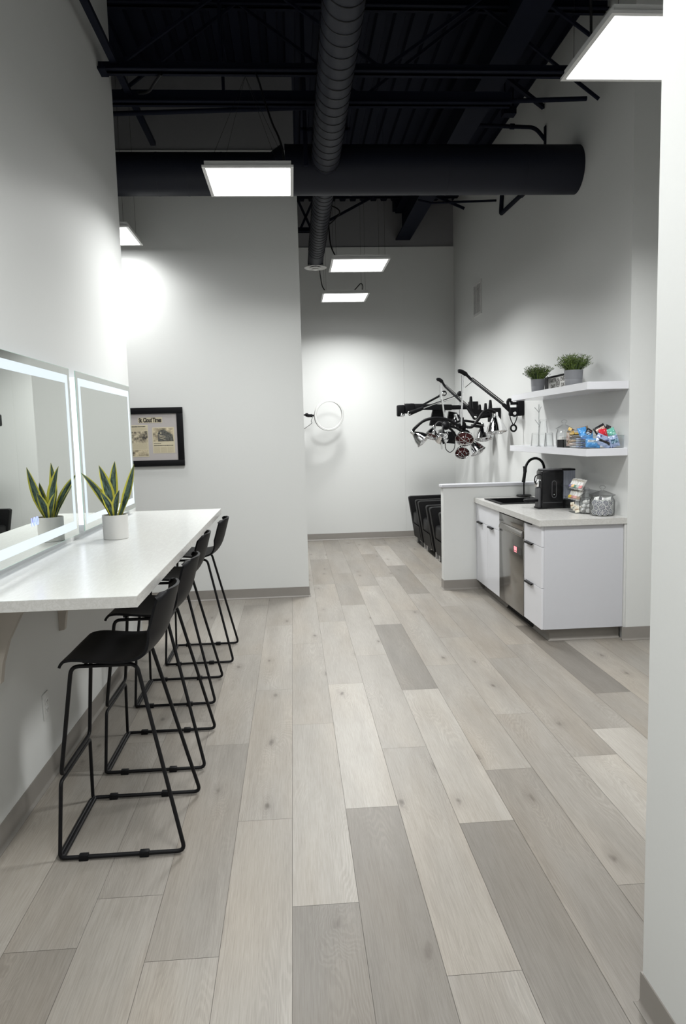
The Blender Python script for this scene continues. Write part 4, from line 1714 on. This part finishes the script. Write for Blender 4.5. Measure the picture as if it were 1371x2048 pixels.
def sign_text(txt, y, z, size, par, sx=1.0):
    b = text_mesh(txt, size, .0004, .0012)
    b.bm.transform(Matrix.Translation((SGX + .0035, y, z)) @ Matrix.Rotation(R(-90), 4, 'Z') @ Matrix.Rotation(R(90), 4, 'X') @ Matrix.Diagonal((sx, 1, 1, 1)))
    return b


b = sign_text('EARTH', 6.467, UZ + .096, .048, t, 1.15)
for q in (('DAY', 6.455, UZ + .045, .048, 1.15), ('EVERY', 6.195, UZ + .096, .048, 1.15), ('DAY', 6.20, UZ + .045, .048, 1.15)):
    b2 = sign_text(q[0], q[1], q[2], q[3], t, q[4])
    me_ = bpy.data.meshes.new('tmp')
    b2.bm.to_mesh(me_)
    b.bm.from_mesh(me_)
    bpy.data.meshes.remove(me_)
obj('lettering', b, ink, t, 'black capital letters', flat=True)
b = B()
ym, zm, rg = 6.330, UZ + .070, .036
b.tube([(SGX + .003, ym + rg * math.cos(a * PI / 14), zm + rg * math.sin(a * PI / 14)) for a in range(28)], .0022, 6, closed=True)
for a, r2 in ((.3, .8), (1.2, .5), (2.0, .85), (3.1, .6), (3.9, .8), (4.8, .45), (5.6, .75)):
    b.prism([(ym + rg * r2 * math.cos(a + da) * .9 * q_, zm + rg * r2 * math.sin(a + da) * .9 * q_) for da, q_ in ((-.28, .95), (.0, 1.05), (.3, .9), (.22, .5), (-.2, .45))], 'x', SGX + .0030, SGX + .0038)
obj('globe_emblem', b, ink, t, 'small black globe drawing', flat=True)


# ------------------------------------------------------------------ lower shelf: glasses, jar, trays
def tumbler():
    t = thing('drinking_glass', 'x', 'glass', (0, 0, 0), 'upturned glasses on the lower shelf')
    b = B()
    h, r0, r1, th = .118, .040, .033, .0022
    b.lathe([(r0, 0), (r1, h - .004), (r1 - .004, h), (0, h), (0, h - .010), (r1 - .005, h - .012), (r0 - th, 0)], (0, 0, 0), 28, closed=False)
    obj('body', b, glass, t)
    return t


gl = tumbler()
X2 = 2.235
gspots = [((X2, 6.55, LZ), 'upturned glass at far end of the lower shelf'), ((X2, 6.36, LZ), 'second upturned glass from the far shelf end, another standing on it'),
          ((X2, 6.19, LZ), 'third upturned glass from the far end, beside the mug tree'), ((X2 + .09, 6.45, LZ), 'upturned glass behind the farthest two'),
          ((X2 + .02, 6.40, LZ + .1185), 'glass stacked upside down on top of another glass')]
for i, (p, lab) in enumerate(gspots):
    if i == 0:
        gl.location = p
        gl['label'] = lab
    else:
        dup(gl, p, 0, lab)
t = thing('mug_tree', 'slim clear stand with short arms rising among the glasses', 'stand', (2.20, 6.24, LZ))
t.location = (2.175, 6.275, LZ)
WLOC[t.name] = Vector(t.location)
clear_rod = clear('frosted_clear_rod', (.86, .88, .88), .2, 1.5, .25)
b = B()
b.cyl((2.172, 6.275, LZ + .008), (2.172, 6.275, LZ + .37), .0045, n=10)
obj('pole', b, clear_rod, t)
b = B()
b.lathe([(0, 0), (.022, 0), (.022, .005), (.008, .009), (0, .009)], (2.172, 6.275, LZ), 24)
obj('base', b, clear_rod, t)
for z, sg, ln in ((.30, 1, .085), (.30, -1, .085), (.19, 1, .07), (.17, -1, .08)):
    b = B()
    b.cyl((2.172, 6.275, LZ + z), (2.172 - .01, 6.275 + sg * ln, LZ + z + .045), .003, n=8)
    obj('arm', b, clear_rod, t)
jl = (2.265, 5.92, LZ)
jar('lidded_jar', 'lidded glass jar standing next to the glasses on lower shelf', jl, .066, .145)
b = B()
b.box(2.232, 2.296, 5.885, 5.955, LZ + .011, LZ + .085, .004)
o = obj('tissue_bundle', b, paper)
tag(o, 'white and pink paper bundle inside the lidded jar', 'paper bundle')
t = thing('black_caddy', 'small black open box in front of the lidded jar', 'box', (2.20, 5.77, LZ))
b = B()
q = (2.172, 2.228, 5.70, 5.83)
for x0, x1, y0, y1, z0, z1 in ((q[0], q[1], q[2], q[2] + .004, 0, .062), (q[0], q[1], q[3] - .004, q[3], 0, .062), (q[0], q[0] + .004, q[2] + .004, q[3] - .004, 0, .062), (q[1] - .004, q[1], q[2] + .004, q[3] - .004, 0, .062), (q[0] + .004, q[1] - .004, q[2] + .004, q[3] - .004, 0, .004)):
    b.box(x0, x1, y0, y1, LZ + z0, LZ + z1)
obj('box_body', b, black_plastic, t, flat=True)


def tray(label, x0, x1, y0, y1, h):
    t = thing('clear_bin', label, 'bin', ((x0 + x1) / 2, (y0 + y1) / 2, LZ), 'clear snack bins')
    b = B()
    th = .003
    for q in ((x0, x1, y0, y0 + th, 0, h), (x0, x1, y1 - th, y1, 0, h), (x0, x0 + th, y0 + th, y1 - th, 0, h), (x1 - th, x1, y0 + th, y1 - th, 0, h)):
        b.box(q[0], q[1], q[2], q[3], LZ + q[4], LZ + q[5])
    b.box(x0 + th, x1 - th, y0 + th, y1 - th, LZ, LZ + th)
    obj('bin_body', b, acrylic, t, flat=True)
    b = B()
    e = .0035
    for q in ((x0 - .001, x1 + .001, y0 - .001, y0 + e), (x0 - .001, x1 + .001, y1 - e, y1 + .001), (x0 - .001, x0 + e, y0 + e, y1 - e), (x1 - e, x1 + .001, y0 + e, y1 - e)):
        b.box(*q, LZ + h, LZ + h + .003)
    obj('lip', b, clear_rod, t, flat=True)
    return t


tray('tall clear bin of tan wrapped snacks behind the black box', 2.165, 2.30, 5.475, 5.665, .135)
tray('long low clear bin of blue packets at the near shelf corner', 2.158, 2.445, 5.20, 5.46, .092)

S_blue = mat_wrapper('wrapper_blue', (.045, .13, .36), (.30, .42, .60))
S_sky = mat_wrapper('wrapper_sky', (.07, .27, .58), (.28, .50, .70), 30, .58)
S_pale = mat_wrapper('wrapper_pale_blue', (.33, .40, .58), (.07, .09, .22), 34, .55)
S_teal = mat_wrapper('wrapper_teal', (.06, .14, .22), (.25, .40, .50), 45)
S_ice = mat_wrapper('wrapper_ice', (.42, .48, .54), (.20, .28, .36), 40)
S_red = mat_wrapper('wrapper_red', (.55, .02, .035), (.30, .01, .02), 30, .56)
S_black = mat_wrapper('wrapper_black', (.010, .010, .012), (.16, .05, .06), 40, .6)
S_mint = mat_wrapper('wrapper_mint', (.13, .40, .32), (.30, .52, .45), 30, .56)
S_tan = mat_wrapper('wrapper_tan', (.50, .36, .23), (.12, .07, .04), 40, .56)
S_gold = mat_wrapper('wrapper_gold', (.60, .38, .06), (.09, .05, .03), 34, .52)
S_pink = mat_wrapper('wrapper_pink', (.60, .48, .42), (.45, .25, .20), 28, .58)
S_dk = mat_wrapper('wrapper_dark_brown', (.07, .045, .03), (.50, .40, .26), 36, .58)


def snack(label, c, size, rot, mats, stripe=(.0, .4), cat='snack'):
    w, th, hgt = size
    t = thing('snack_packet', label, cat, c, 'snack packets in the clear bins')
    mt = Matrix.Translation(Vector(c)) @ Euler([R(a) for a in rot]).to_matrix().to_4x4()
    rr = random.Random(int(abs(c[0] * 1e4 + c[1] * 7e3 + c[2] * 3e3)))
    ph = [rr.uniform(0, 6) for _ in range(4)]

    def f(sgn):
        def g(u, v):
            x, z = (u - .5) * w, (v - .5) * hgt
            e = max(0, 1 - abs(2 * u - 1) ** 3) * max(0, 1 - abs(2 * v - 1) ** 2.2)
            wr = min(.0055, hgt * .05) * (math.sin(u * 11 + ph[0] + v * 7) * math.sin(v * 8 + ph[1] - u * 4) + .5 * math.sin(u * 23 - v * 17 + ph[2]))
            if v in (0, 1):
                x *= 1.02
            return mt @ Vector((x, sgn * (th / 2 * e + .0003) + wr * (1 if e > 0 else .4), z))
        return g
    b = B()
    b.grid(f(-1), 14, 14)
    b.grid(f(1), 14, 14)
    bmesh.ops.remove_doubles(b.bm, verts=b.bm.verts[:], dist=.0007)
    obj('wrapper', b, mats[0], t, angle=60)
    if len(mats) > 1:
        zc, zh = stripe
        b = B()

        def g2(u, v):
            uu, vv = .12 + .76 * u, .5 + zc + (v - .5) * zh
            x, z = (uu - .5) * w, (vv - .5) * hgt
            e = max(0, 1 - abs(2 * uu - 1) ** 3) * max(0, 1 - abs(2 * vv - 1) ** 2.2)
            wr = min(.0055, hgt * .05) * (math.sin(uu * 11 + ph[0] + vv * 7) * math.sin(vv * 8 + ph[1] - uu * 4) + .5 * math.sin(uu * 23 - vv * 17 + ph[2]))
            return mt @ Vector((x, -(th / 2 * e + .0003) + wr - .0008, z))
        b.grid(g2, 14, 6)
        obj('print_panel', b, mats[1], t, angle=60)
    return t


z = LZ
# stacked bars on the left of the long bin, seen end on
for k in range(5):
    snack('pale blue snack bar, number %s from the bottom of the bin corner pile' % ['one', 'two', 'three', 'four', 'five'][k], (2.195, 5.412, z + .012 + k * .0145), (.060, .085, .013), (0, 0, 4 * (k % 2)), (S_ice if k % 2 else S_pale,))
for k in range(5):
    snack('deep teal snack bar, number %s from bottom of its pile' % ['one', 'two', 'three', 'four', 'five'][k], (2.195, 5.318, z + .012 + k * .0148), (.066, .088, .0135), (0, 0, -3 * (k % 2)), (S_teal if k % 2 else S_blue,))
snack('crumpled bright blue chip bag low at the near bin corner', (2.225, 5.246, z + .040), (.115, .034, .07), (-12, 4, 6), (S_sky, S_ice), (.18, .3))
snack('pale lavender blue chip bag leaning in the bin middle', (2.315, 5.254, z + .052), (.13, .03, .09), (-16, 24, 4), (S_pale, S_black), (-.1, .22))
snack('pale blue chip bag standing at the bin wall end', (2.39, 5.25, z + .050), (.075, .028, .088), (-8, -14, 6), (S_pale, S_teal), (.0, .35))
snack('sky blue packet sitting high over the teal bars', (2.22, 5.345, z + .105), (.10, .03, .075), (-30, 12, 0), (S_sky,))
snack('bright blue packet topping the pile near the tall bin', (2.215, 5.41, z + .125), (.075, .032, .07), (-20, -10, 8), (S_sky, S_ice), (-.3, .2))
snack('black snack packet wedged in front of the bright blue one', (2.235, 5.34, z + .122), (.05, .03, .055), (-20, 30, 0), (S_black, S_ice), (-.3, .25))
snack('black and white packet topping the snack pile', (2.31, 5.32, z + .142), (.092, .03, .055), (-15, -28, 0), (S_black, S_pink), (-.05, .42))
snack('red snack packet in the snack pile', (2.325, 5.29, z + .105), (.062, .034, .078), (-14, -6, 0), (S_red,))
snack('mint green packet at right of the red one', (2.39, 5.29, z + .105), (.065, .034, .085), (-12, -20, 0), (S_mint,))
snack('small black packet at the top right of the pile', (2.375, 5.33, z + .142), (.042, .028, .06), (-10, 24, 0), (S_black, S_mint), (-.3, .25))
# tall bin
for k in range(4):
    snack('gold and brown snack stick, %s row of the tall bin' % ['bottom', 'second', 'third', 'top'][k], (2.232, 5.57, z + .028 + k * .027), (.115, .15, .024), (0, 0, 3 * (k % 2)), ([S_pink, S_tan, S_dk, S_gold][k],))
snack('pink beige wrapper facing out of the tall bin', (2.182, 5.60, z + .066), (.075, .012, .105), (0, 0, -84), (S_pink, S_tan), (-.2, .25))
snack('gold wrapper rising from the top of tall bin', (2.20, 5.61, z + .130), (.07, .02, .05), (-10, 20, -70), (S_gold, S_dk), (-.2, .35))
snack('tan and brown wrapper at the back of tall bin', (2.26, 5.52, z + .140), (.085, .03, .05), (-15, -10, -20), (S_tan, S_dk), (-.15, .35))
# ------------------------------------------------------------------ wall vent
t = thing('wall_vent', 'white louvred vent high on the right wall', 'vent', (RWX, 9.46, 3.09))
vy0, vy1, vz0, vz1 = 9.265, 9.665, 3.09, 3.515
b = B()
for q in ((vy0, vy1, vz0, vz0 + .03), (vy0, vy1, vz1 - .03, vz1), (vy0, vy0 + .035, vz0 + .03, vz1 - .03), (vy1 - .035, vy1, vz0 + .03, vz1 - .03), (9.455, 9.475, vz0 + .03, vz1 - .03)):
    b.box(RWX - .012, RWX - .0005, *q)
obj('frame', b, white_metal, t, flat=True)
b = B()
n = 20
for k in range(n):
    zz_ = vz0 + .035 + k * (vz1 - vz0 - .07) / n
    b.prism([(RWX - .010, zz_), (RWX - .008, zz_), (RWX - .002, zz_ + .014), (RWX - .004, zz_ + .014)], 'y', vy0 + .035, vy1 - .035)
obj('louvres', b, white_metal, t, flat=True)

# ------------------------------------------------------------------ dryer chairs
def make_chair():
    t = thing('salon_chair', 'x', 'armchair', (0, 0, 0), 'black salon armchairs behind the half partition')
    hw = .345
    arm = [(-.36, .655), (-.352, .672), (-.33, .68), (.30, .685), (.315, .67), (.31, .12), (-.27, .085)]
    for s in (-1, 1):
        b = B()
        y0, y1 = (s * hw, s * (hw - .105))
        tb = bmesh.new()
        n = len(arm)
        va = [tb.verts.new((x, min(y0, y1), z)) for x, z in arm]
        vb = [tb.verts.new((x, max(y0, y1), z)) for x, z in arm]
        tb.faces.new(va)
        tb.faces.new(vb[::-1])
        for i in range(n):
            j = (i + 1) % n
            tb.faces.new((va[i], vb[i], vb[j], va[j]))
        bmesh.ops.recalc_face_normals(tb, faces=tb.faces[:])
        bmesh.ops.bevel(tb, geom=tb.edges[:], offset=.010, segments=2, affect='EDGES', profile=.6)
        b.merge(tb)
        obj('arm', b, black_leather, t)
    b = B()
    b.box(-.305, .16, -hw + .108, hw - .108, .29, .465, .03, 3)
    obj('seat', b, black_leather, t)
    b = B()
    b.prism([(-.31, .30), (-.275, .10), (.30, .10), (.30, .285), (-.30, .285)], 'y', -hw + .107, hw - .107)
    obj('seat_base', b, black_leather, t, flat=True)
    b = B()
    tb = bmesh.new()
    bmesh.ops.create_cube(tb, size=1)
    for v in tb.verts:
        v.co = Vector((.165 + (v.co.x + .5) * .13 + (v.co.z + .5) * .02, v.co.y * (2 * hw - .216), .30 + (v.co.z + .5) * .385))
    bmesh.ops.bevel(tb, geom=tb.edges[:], offset=.025, segments=3, affect='EDGES', profile=.5)
    b.merge(tb)
    obj('backrest', b, black_leather, t)
    for xx in (-.22, .24):
        for s in (-1, 1):
            b = B()
            b.box(xx - .02, xx + .02, s * .30 - .03, s * .30 + .03, .012, .10)
            b.box(xx - .028, xx + .028, s * .30 - .038, s * .30 + .038, 0, .012, .003)
            obj('foot', b, alu, t, 'metal foot', flat=True)
    return t


ch = make_chair()
for i, (y, lab) in enumerate(((8.43, 'black salon armchair nearest, most hidden by the half partition'), (9.25, 'middle of the three black salon armchairs'), (10.05, 'black salon armchair farthest, next to the far wall'))):
    if i == 0:
        ch.location = (2.01, y, 0)
        ch['label'] = lab
    else:
        dup(ch, (2.01, y, 0), 0, lab)

# ------------------------------------------------------------------ ring light on its stand
RY = 10.5
rc = at(657.5, 830.5, 'y', RY)
t = thing('ring_light', 'white unlit ring light on a black arm before the far wall', 'ring light', (-.16, RY, 0))
nrmv = Vector((.30, -1, -.12)).normalized()
rot = Vector((0, 0, 1)).rotation_difference(nrmv).to_matrix().to_4x4()
b = B()
b.lathe([(.194, -.010), (.194, .010), (.199, .016), (.221, .016), (.226, .010), (.226, -.012), (.221, -.016), (.199, -.016)], (0, 0, 0), 56, closed=True)
b.bm.transform(Matrix.Translation(rc) @ rot)
obj('ring', b, white_plastic, t, 'white plastic ring', angle=50)
pm_ = rc + Vector((-.205, 0.01, -.0))
b = B()
b.obox(pm_ + Vector((.01, -.02, .0)), (.022, .03, .13), Euler((0, R(8), 0)).to_matrix(), .004)
obj('ring_clip', b, alu, t, 'silver clip')
b = B()
b.ball(pm_ + Vector((-.05, -.01, 0)), .024, 14)
b.tube([pm_ + Vector((-.01, -.01, 0)), pm_ + Vector((-.10, -.01, .012))], .014, 10)
b.ball(pm_ + Vector((-.115, -.01, .012)), .028, 14)
b.obox(pm_ + Vector((-.085, -.03, .0)), (.05, .022, .045), None, .005)
b.tube([pm_ + Vector((-.115, -.01, .012)), (-.16, RY, rc.z + .02)], .011, 10)
obj('ball_arm', b, black_plastic, t)
b = B()
b.cyl((-.16, RY, .42), (-.16, RY, rc.z + .04), .012)
b.cyl((-.16, RY, .35), (-.16, RY, 1.05), .016)
obj('pole', b, black_metal, t)
for k in range(3):
    a = k * 2 * PI / 3 + .5
    b = B()
    b.tube([(-.16, RY, .55), (-.16 + .30 * math.cos(a), RY + .30 * math.sin(a), .012)], .010, 8)
    obj('leg', b, black_metal, t)
b = B()
b.tube(smooth([pm_ + Vector((-.03, -.03, -.02)), pm_ + Vector((-.055, -.03, -.075)), pm_ + Vector((-.05, -.03, -.11)), pm_ + Vector((-.15, -.03, -.18)), Vector((.04, RY - .02, rc.z - .26))], 6), .0035, 6)
obj('cable', b, black_metal, t)


# ------------------------------------------------------------------ wall mounted processors with heat lamps
def zz(x, y, Y):
    return at(780 + x * .2188, 700 + y * .2188, 'y', Y)


def lamp_head(parent, c, d, rpx, Y, back=False):
    r = rpx * 1.13 * .2188 * Y / FPX
    d = Vector(d).normalized()
    c = Vector(c)
    base = c - d * r * .75
    b = B()
    th = .035 * r
    prof = [(0, -.62), (.26, -.62), (.28, -.58), (.28, -.25), (.34, -.22), (.34, -.12), (.40, -.05), (.55, .18), (.80, .62), (.98, 1.15), (1.02, 1.22), (1.0, 1.24), (.95, 1.16), (.77, .64), (.5, .2), (.3, .05), (0, .02)]
    b.lathe([(r * a, r * z) for a, z in prof], base, 32, axis=d)
    h = obj('lamp_head', b, chrome, parent, 'chrome lamp reflector', angle=40)
    b = B()
    b.lathe([(0, r * .03), (r * .28, r * .1), (r * .5, r * .35), (r * .74, r * .75), (r * .80, r * .92), (r * .6, r * 1.0), (0, r * 1.04)], base, 28, axis=d)
    obj('bulb', b, lamp_red, h, 'dark red bulb')
    b = B()
    q = Vector((0, 0, 1)).rotation_difference(d)

    def w3(x, y, z):
        return base + q @ Vector((x * r, y * r, z * r))
    w = .0022
    b.tube([w3(math.cos(a * PI / 12), math.sin(a * PI / 12), 1.26) for a in range(24)], w, 5, closed=True)
    b.tube([w3(.55 * math.cos(a * PI / 10), .55 * math.sin(a * PI / 10), 1.46) for a in range(20)], w, 5, closed=True)
    for k in range(3):
        a0 = k * PI / 3
        b.tube([w3(math.cos(a0) * s, math.sin(a0) * s, 1.26 + .24 * (1 - s * s)) for s in (-1, -.7, -.4, 0, .4, .7, 1)], w, 5)
    obj('wire_guard', b, chrome, h)
    return base - d * r * .5


def gooseneck(parent, pts, r=.017):
    b = B()
    b.tube(smooth(pts, 6), r, 10)
    obj('gooseneck', b, black_plastic, parent)


def sleeve(parent, p, q, r, mat=chrome, name='rod'):
    b = B()
    b.cyl(p, q, r, n=16)
    obj(name, b, mat, parent)


def bolt(parent, c, r=.016):
    b = B()
    b.lathe([(0, .0), (r, 0), (r, .006), (r * .6, .010), (0, .010)], c, 18, axis=(-.1, -1, 0))
    obj('bolt', b, chrome, parent)


# nearest unit
Y1 = 8.05
mp_ = at(1040, 815, 'x', RWX - .03)
t = thing('heat_lamp_processor', 'nearest heat lamp unit, its long arm rising from the wall by the shelves', 'heat lamp', (RWX - .03, mp_.y, 1.74), 'wall mounted heat lamp processors')
mY = mp_.y


def zw(x, y, Y=None):
    return zz(x, y, mY if Y is None else Y)


b = B()
p0, p1 = zw(1115, 555), zw(1200, 460)
pc = zw(1150, 525)
q0, q1 = zw(1160, 455), zw(1215, 600)
b.box(q0.x, q1.x, mY - .045, mY + .045, q1.z, q0.z, .012)
b.box(q1.x - .004, RWX - .0005, mY - .03, mY + .06, q1.z + .02, q0.z - .02, .004)
q0, q1 = zw(1085, 525), zw(1200, 602)
b.box(q0.x, q1.x, mY - .035, mY + .035, q1.z, q0.z, .016, 3)
q0, q1 = zw(1100, 476), zw(1165, 500)
b.box(q0.x, q1.x, mY - .02, mY + .02, q1.z, q0.z, .004)
q0, q1 = zw(1070, 450), zw(1108, 560)
b.tube(smooth([zw(1104, 478), zw(1100, 458), zw(1084, 455), zw(1074, 470), zw(1076, 500), zw(1086, 545)], 4), .016, 10)
b.cyl(zw(1200, 566), zw(1242, 566), .014)
obj('wall_bracket', b, black_plastic, t)
j1 = zw(1135, 578, mY - .045)
bolt(t, j1, .018)
a0 = zw(1135, 582)
a1 = zz(1030, 497, mY + .06)
a2 = zz(742, 272, Y1 - .02)
a3 = zz(690, 222, Y1)
a4 = zz(640, 194, Y1)
a5 = zz(618, 196, Y1)
b = B()
b.tube([a0, a1], [.032, .020], 12)
b.ball(a0, .035, 12)
b.tube(smooth([a1, a1.lerp(a2, .5), a2], 4), .0135, 12)
obj('spring_arm', b, black_plastic, t)
off = Vector((.010, 0, .022))
b = B()
b.tube([a1 + off, a2 + off], .006, 8)
obj('tie_bar', b, chrome, t)
b = B()
b.tube(smooth([a2, a3, a4, a5], 5), [.016] * 5 + [.024] * 5 + [.022] * 5 + [.015], 12)
obj('arm_head', b, black_plastic, t)
sleeve(t, zz(661, 232, Y1), zz(660, 392, Y1), .016)
sleeve(t, zz(657, 385, Y1), zz(650, 690, Y1), .010)
b = B()
b.tube(smooth([zz(755, 282, Y1), zz(720, 312, Y1 - .01), zz(684, 342, Y1)], 5), .004, 6)
obj('cable', b, black_metal, t)
lamps = [((680, 790), (-.22, -.72, -.62), 74), ((968, 700), (.06, -.12, -1), 84), ((272, 806), (.70, -.22, -.62), 66)]
caps = [lamp_head(t, zz(*c, Y1), d, r, Y1) for c, d, r in lamps]
hub = zz(655, 690, Y1 + .06)
b = B()
b.ball(hub, .05, 16)
b.cyl(hub + Vector((0, 0, .02)), hub + Vector((0, 0, .09)), .022)
obj('hub', b, black_plastic, t)
gooseneck(t, [hub, zz(600, 680, Y1), zz(530, 640, Y1), zz(420, 622, Y1), zz(310, 645, Y1), zz(235, 705, Y1), caps[2]])
gooseneck(t, [hub, zz(740, 705, Y1), zz(800, 640, Y1), zz(850, 570, Y1), zz(905, 552, Y1), zz(955, 570, Y1), caps[1]])
gooseneck(t, [hub, zz(670, 668, Y1 + .02), caps[0]])
b = B()
b.tube(smooth([zw(1090, 590), zw(1102, 640), zw(1124, 686)], 5), .0055, 8)
b.tube(smooth([zw(1160, 600), zw(1150, 640), zw(1128, 686)], 5), .0055, 8)
b.tube([zw(1126 + 25 * math.cos(a * PI / 12), 714 + 29 * math.sin(a * PI / 12)) for a in range(24)], .010, 8, closed=True)
obj('cable_loop', b, black_metal, t)

# middle unit
Y2 = 8.75
t = thing('heat_lamp_processor', 'middle heat lamp unit, arm bent lower behind the nearest one', 'heat lamp', (RWX - .03, 8.6, 1.7), 'wall mounted heat lamp processors')
jb = zz(772, 614, 8.5)
b = B()
b.box(RWX - .12, RWX - .0005, 8.42, 8.58, jb.z - .06, jb.z + .10, .008)
b.tube([(RWX - .10, 8.5, jb.z + .02), jb + Vector((0, 0, .0))], .026, 12)
b.ball(jb, .032, 12)
obj('wall_bracket', b, black_plastic, t)
bolt(t, jb + Vector((0, -.032, 0)), .014)
b1, b2, b3 = zz(700, 520, 8.55), zz(500, 335, Y2), zz(440, 268, Y2)
b = B()
b.tube([jb, b1], [.030, .018], 12)
b.tube([b1, b2], .0125, 12)
b.tube(smooth([b2, zz(470, 288, Y2), b3, zz(424, 275, Y2)], 4), [.014] * 4 + [.022] * 4 + [.019] * 4 + [.013], 12)
obj('spring_arm', b, black_plastic, t)
b = B()
b.tube([b1 + off, b2 + off], .006, 8)
obj('tie_bar', b, chrome, t)
sleeve(t, zz(461, 318, Y2), zz(463, 452, Y2), .016)
sleeve(t, zz(470, 440, Y2), zz(500, 640, Y2), .010)
hub = zz(508, 690, Y2)
b = B()
b.ball(hub, .055, 16)
b.cyl(hub, hub + Vector((-.01, 0, .08)), .022)
obj('hub', b, black_plastic, t)
lamps = [((380, 765), (-.35, -.35, -.75), 54), ((470, 790), (.15, .95, -.15), 60), ((655, 925), (-.12, -.75, -.5), 58), ((785, 900), (.42, -.28, -.75), 66), ((850, 775), (.0, -.2, -1), 70)]
caps = [lamp_head(t, zz(*c, Y2), d, r, Y2) for c, d, r in lamps]
for cp in caps:
    mid = hub.lerp(cp, .5) + Vector((0, .03, .05))
    gooseneck(t, [hub, mid, cp], .015)
b = B()
b.tube(smooth([zz(500, 850, Y2), zz(508, 905, Y2), zz(545, 935, Y2), zz(582, 905, Y2), zz(590, 850, Y2), zz(572, 830, Y2)], 6), .005, 8)
obj('cable_loop', b, black_metal, t)
for x0, y0_, y1_ in ((470, 845, 908), (684, 845, 925)):
    sleeve(t, zz(x0, y0_, Y2), zz(x0 + 2, y1_, Y2), .012, name='grip')
for k, (x0, y0_, y1_) in enumerate(((736, 424, 570), (816, 498, 580), (870, 486, 575), (914, 456, 590))):
    b = B()
    b.tube([zz(x0, y1_, 8.55), zz(x0, y0_ + 10, 8.55), zz(x0, y0_, 8.55)], [.030 if k in (0, 3) else .026, .016, .012], 12)
    obj('clamp_post', b, black_plastic, t)
b = B()
pa, pb = zz(730, 560, 8.55), zz(930, 585, 8.55)
b.bar(pa, pb, .05, .06)
obj('post_rail', b, black_plastic, t)
b = B()
b.tube([zz(740, 690, Y2), zz(838, 702, Y2)], .018, 10)
obj('side_arm', b, black_plastic, t)

# far unit reaching out to the left
Y3 = 9.55
t = thing('heat_lamp_processor', 'farthest heat lamp unit, reaching sideways over the far chair', 'heat lamp', (RWX - .03, 9.6, 1.7), 'wall mounted heat lamp processors')
b = B()
e0, e1 = zz(560, 525, Y3), zz(140, 520, Y3)
b.box(RWX - .10, RWX - .0005, Y3 - .08, Y3 + .08, e0.z - .07, e0.z + .07, .008)
b.tube([(RWX - .09, Y3, e0.z), e0], .03, 12)
b.bar(e0, e1, .07, .075, bev=.01)
obj('wall_bracket', b, black_plastic, t)
b = B()
c_ = zz(98, 555, Y3)
b.box(c_.x - .055, c_.x + .045, Y3 - .05, Y3 + .05, c_.z - .075, c_.z + .075, .018, 3)
c2_ = zz(165, 560, Y3)
b.box(c2_.x - .05, c2_.x + .08, Y3 - .045, Y3 + .045, c2_.z - .03, c2_.z + .10, .015, 3)
obj('elbow_joint', b, black_plastic, t)
bolt(t, zz(110, 597, Y3 - .052), .024)
bolt(t, zz(172, 578, Y3 - .052), .024)
s0, s1, s2, s3 = zz(165, 580, Y3 - .03), zz(300, 530, Y3 - .03), zz(600, 425, Y3), zz(635, 400, Y3)
b = B()
b.tube([s0, s1], [.036, .024], 12)
b.tube([s2, s3], [.018, .026], 12)
b.ball(s3, .036, 12)
obj('spring_arm', b, black_plastic, t)
sleeve(t, s1, s2, .014, name='tie_bar')
b = B()
b.tube([zz(150, 500, Y3 + .08), zz(300, 500, Y3 + .1), zz(440, 425, Y3 + .1), zz(492, 392, Y3 + .1)], [.012, .014, .014, .026], 10)
b.ball(zz(492, 396, Y3 + .1), .036, 12)
obj('side_arm', b, black_plastic, t)
bolt(t, zz(490, 398, Y3 + .055), .022)
b = B()
b.tube(smooth([zz(125, 490, Y3), zz(150, 498, Y3), zz(190, 490, Y3), zz(218, 500, Y3)], 5), .006, 6)
obj('cable', b, alu, t)
sleeve(t, s3 + Vector((0, 0, -.02)), zz(640, 660, Y3), .014)
hub = zz(650, 690, Y3)
b = B()
b.ball(hub, .06, 16)
obj('hub', b, black_plastic, t)
lamps = [((604, 670), (.12, .1, -1), 56)]
caps = [lamp_head(t, zz(*c, Y3), d, r, Y3) for c, d, r in lamps]
for cp in caps:
    gooseneck(t, [hub, hub.lerp(cp, .5) + Vector((0, 0, .05)), cp], .016)
for pts in (((388, 545), (500, 545), (480, 700), (358, 690)), ((535, 560), (610, 575), (600, 655), (520, 645)), ((520, 745), (590, 745), (592, 858), (512, 850))):
    q = [zz(x, y, Y3 + .12) for x, y in pts]
    b = B()
    b.prism([(v.x, v.z) for v in q], 'y', Y3 + .10, Y3 + .16)
    for k in range(5):
        a_, c__ = q[0].lerp(q[3], (k + .5) / 5), q[1].lerp(q[2], (k + .5) / 5)
        b.bar((a_.x, Y3 + .095, a_.z), (c__.x, Y3 + .095, c__.z), .012, .008)
    obj('control_box', b, black_plastic, t, 'ribbed black box', flat=True)

# ------------------------------------------------------------------ render look
w = bpy.data.worlds.new('world')
scene.world = w
w.use_nodes = True
w.node_tree.nodes['Background'].inputs[0].default_value = (.5, .5, .5, 1)
w.node_tree.nodes['Background'].inputs[1].default_value = .0
scene.view_settings.view_transform = 'Standard'
scene.view_settings.look = 'None'
scene.view_settings.gamma = 1
scene.view_settings.use_curve_mapping = False
scene.view_settings.exposure = EXPO
scene.cycles.use_denoising = True
scene.cycles.max_bounces = 12
scene.cycles.diffuse_bounces = 6
scene.cycles.transparent_max_bounces = 24
scene.cycles.caustics_reflective = False
scene.cycles.caustics_refractive = False
scene.cycles.sample_clamp_indirect = 4
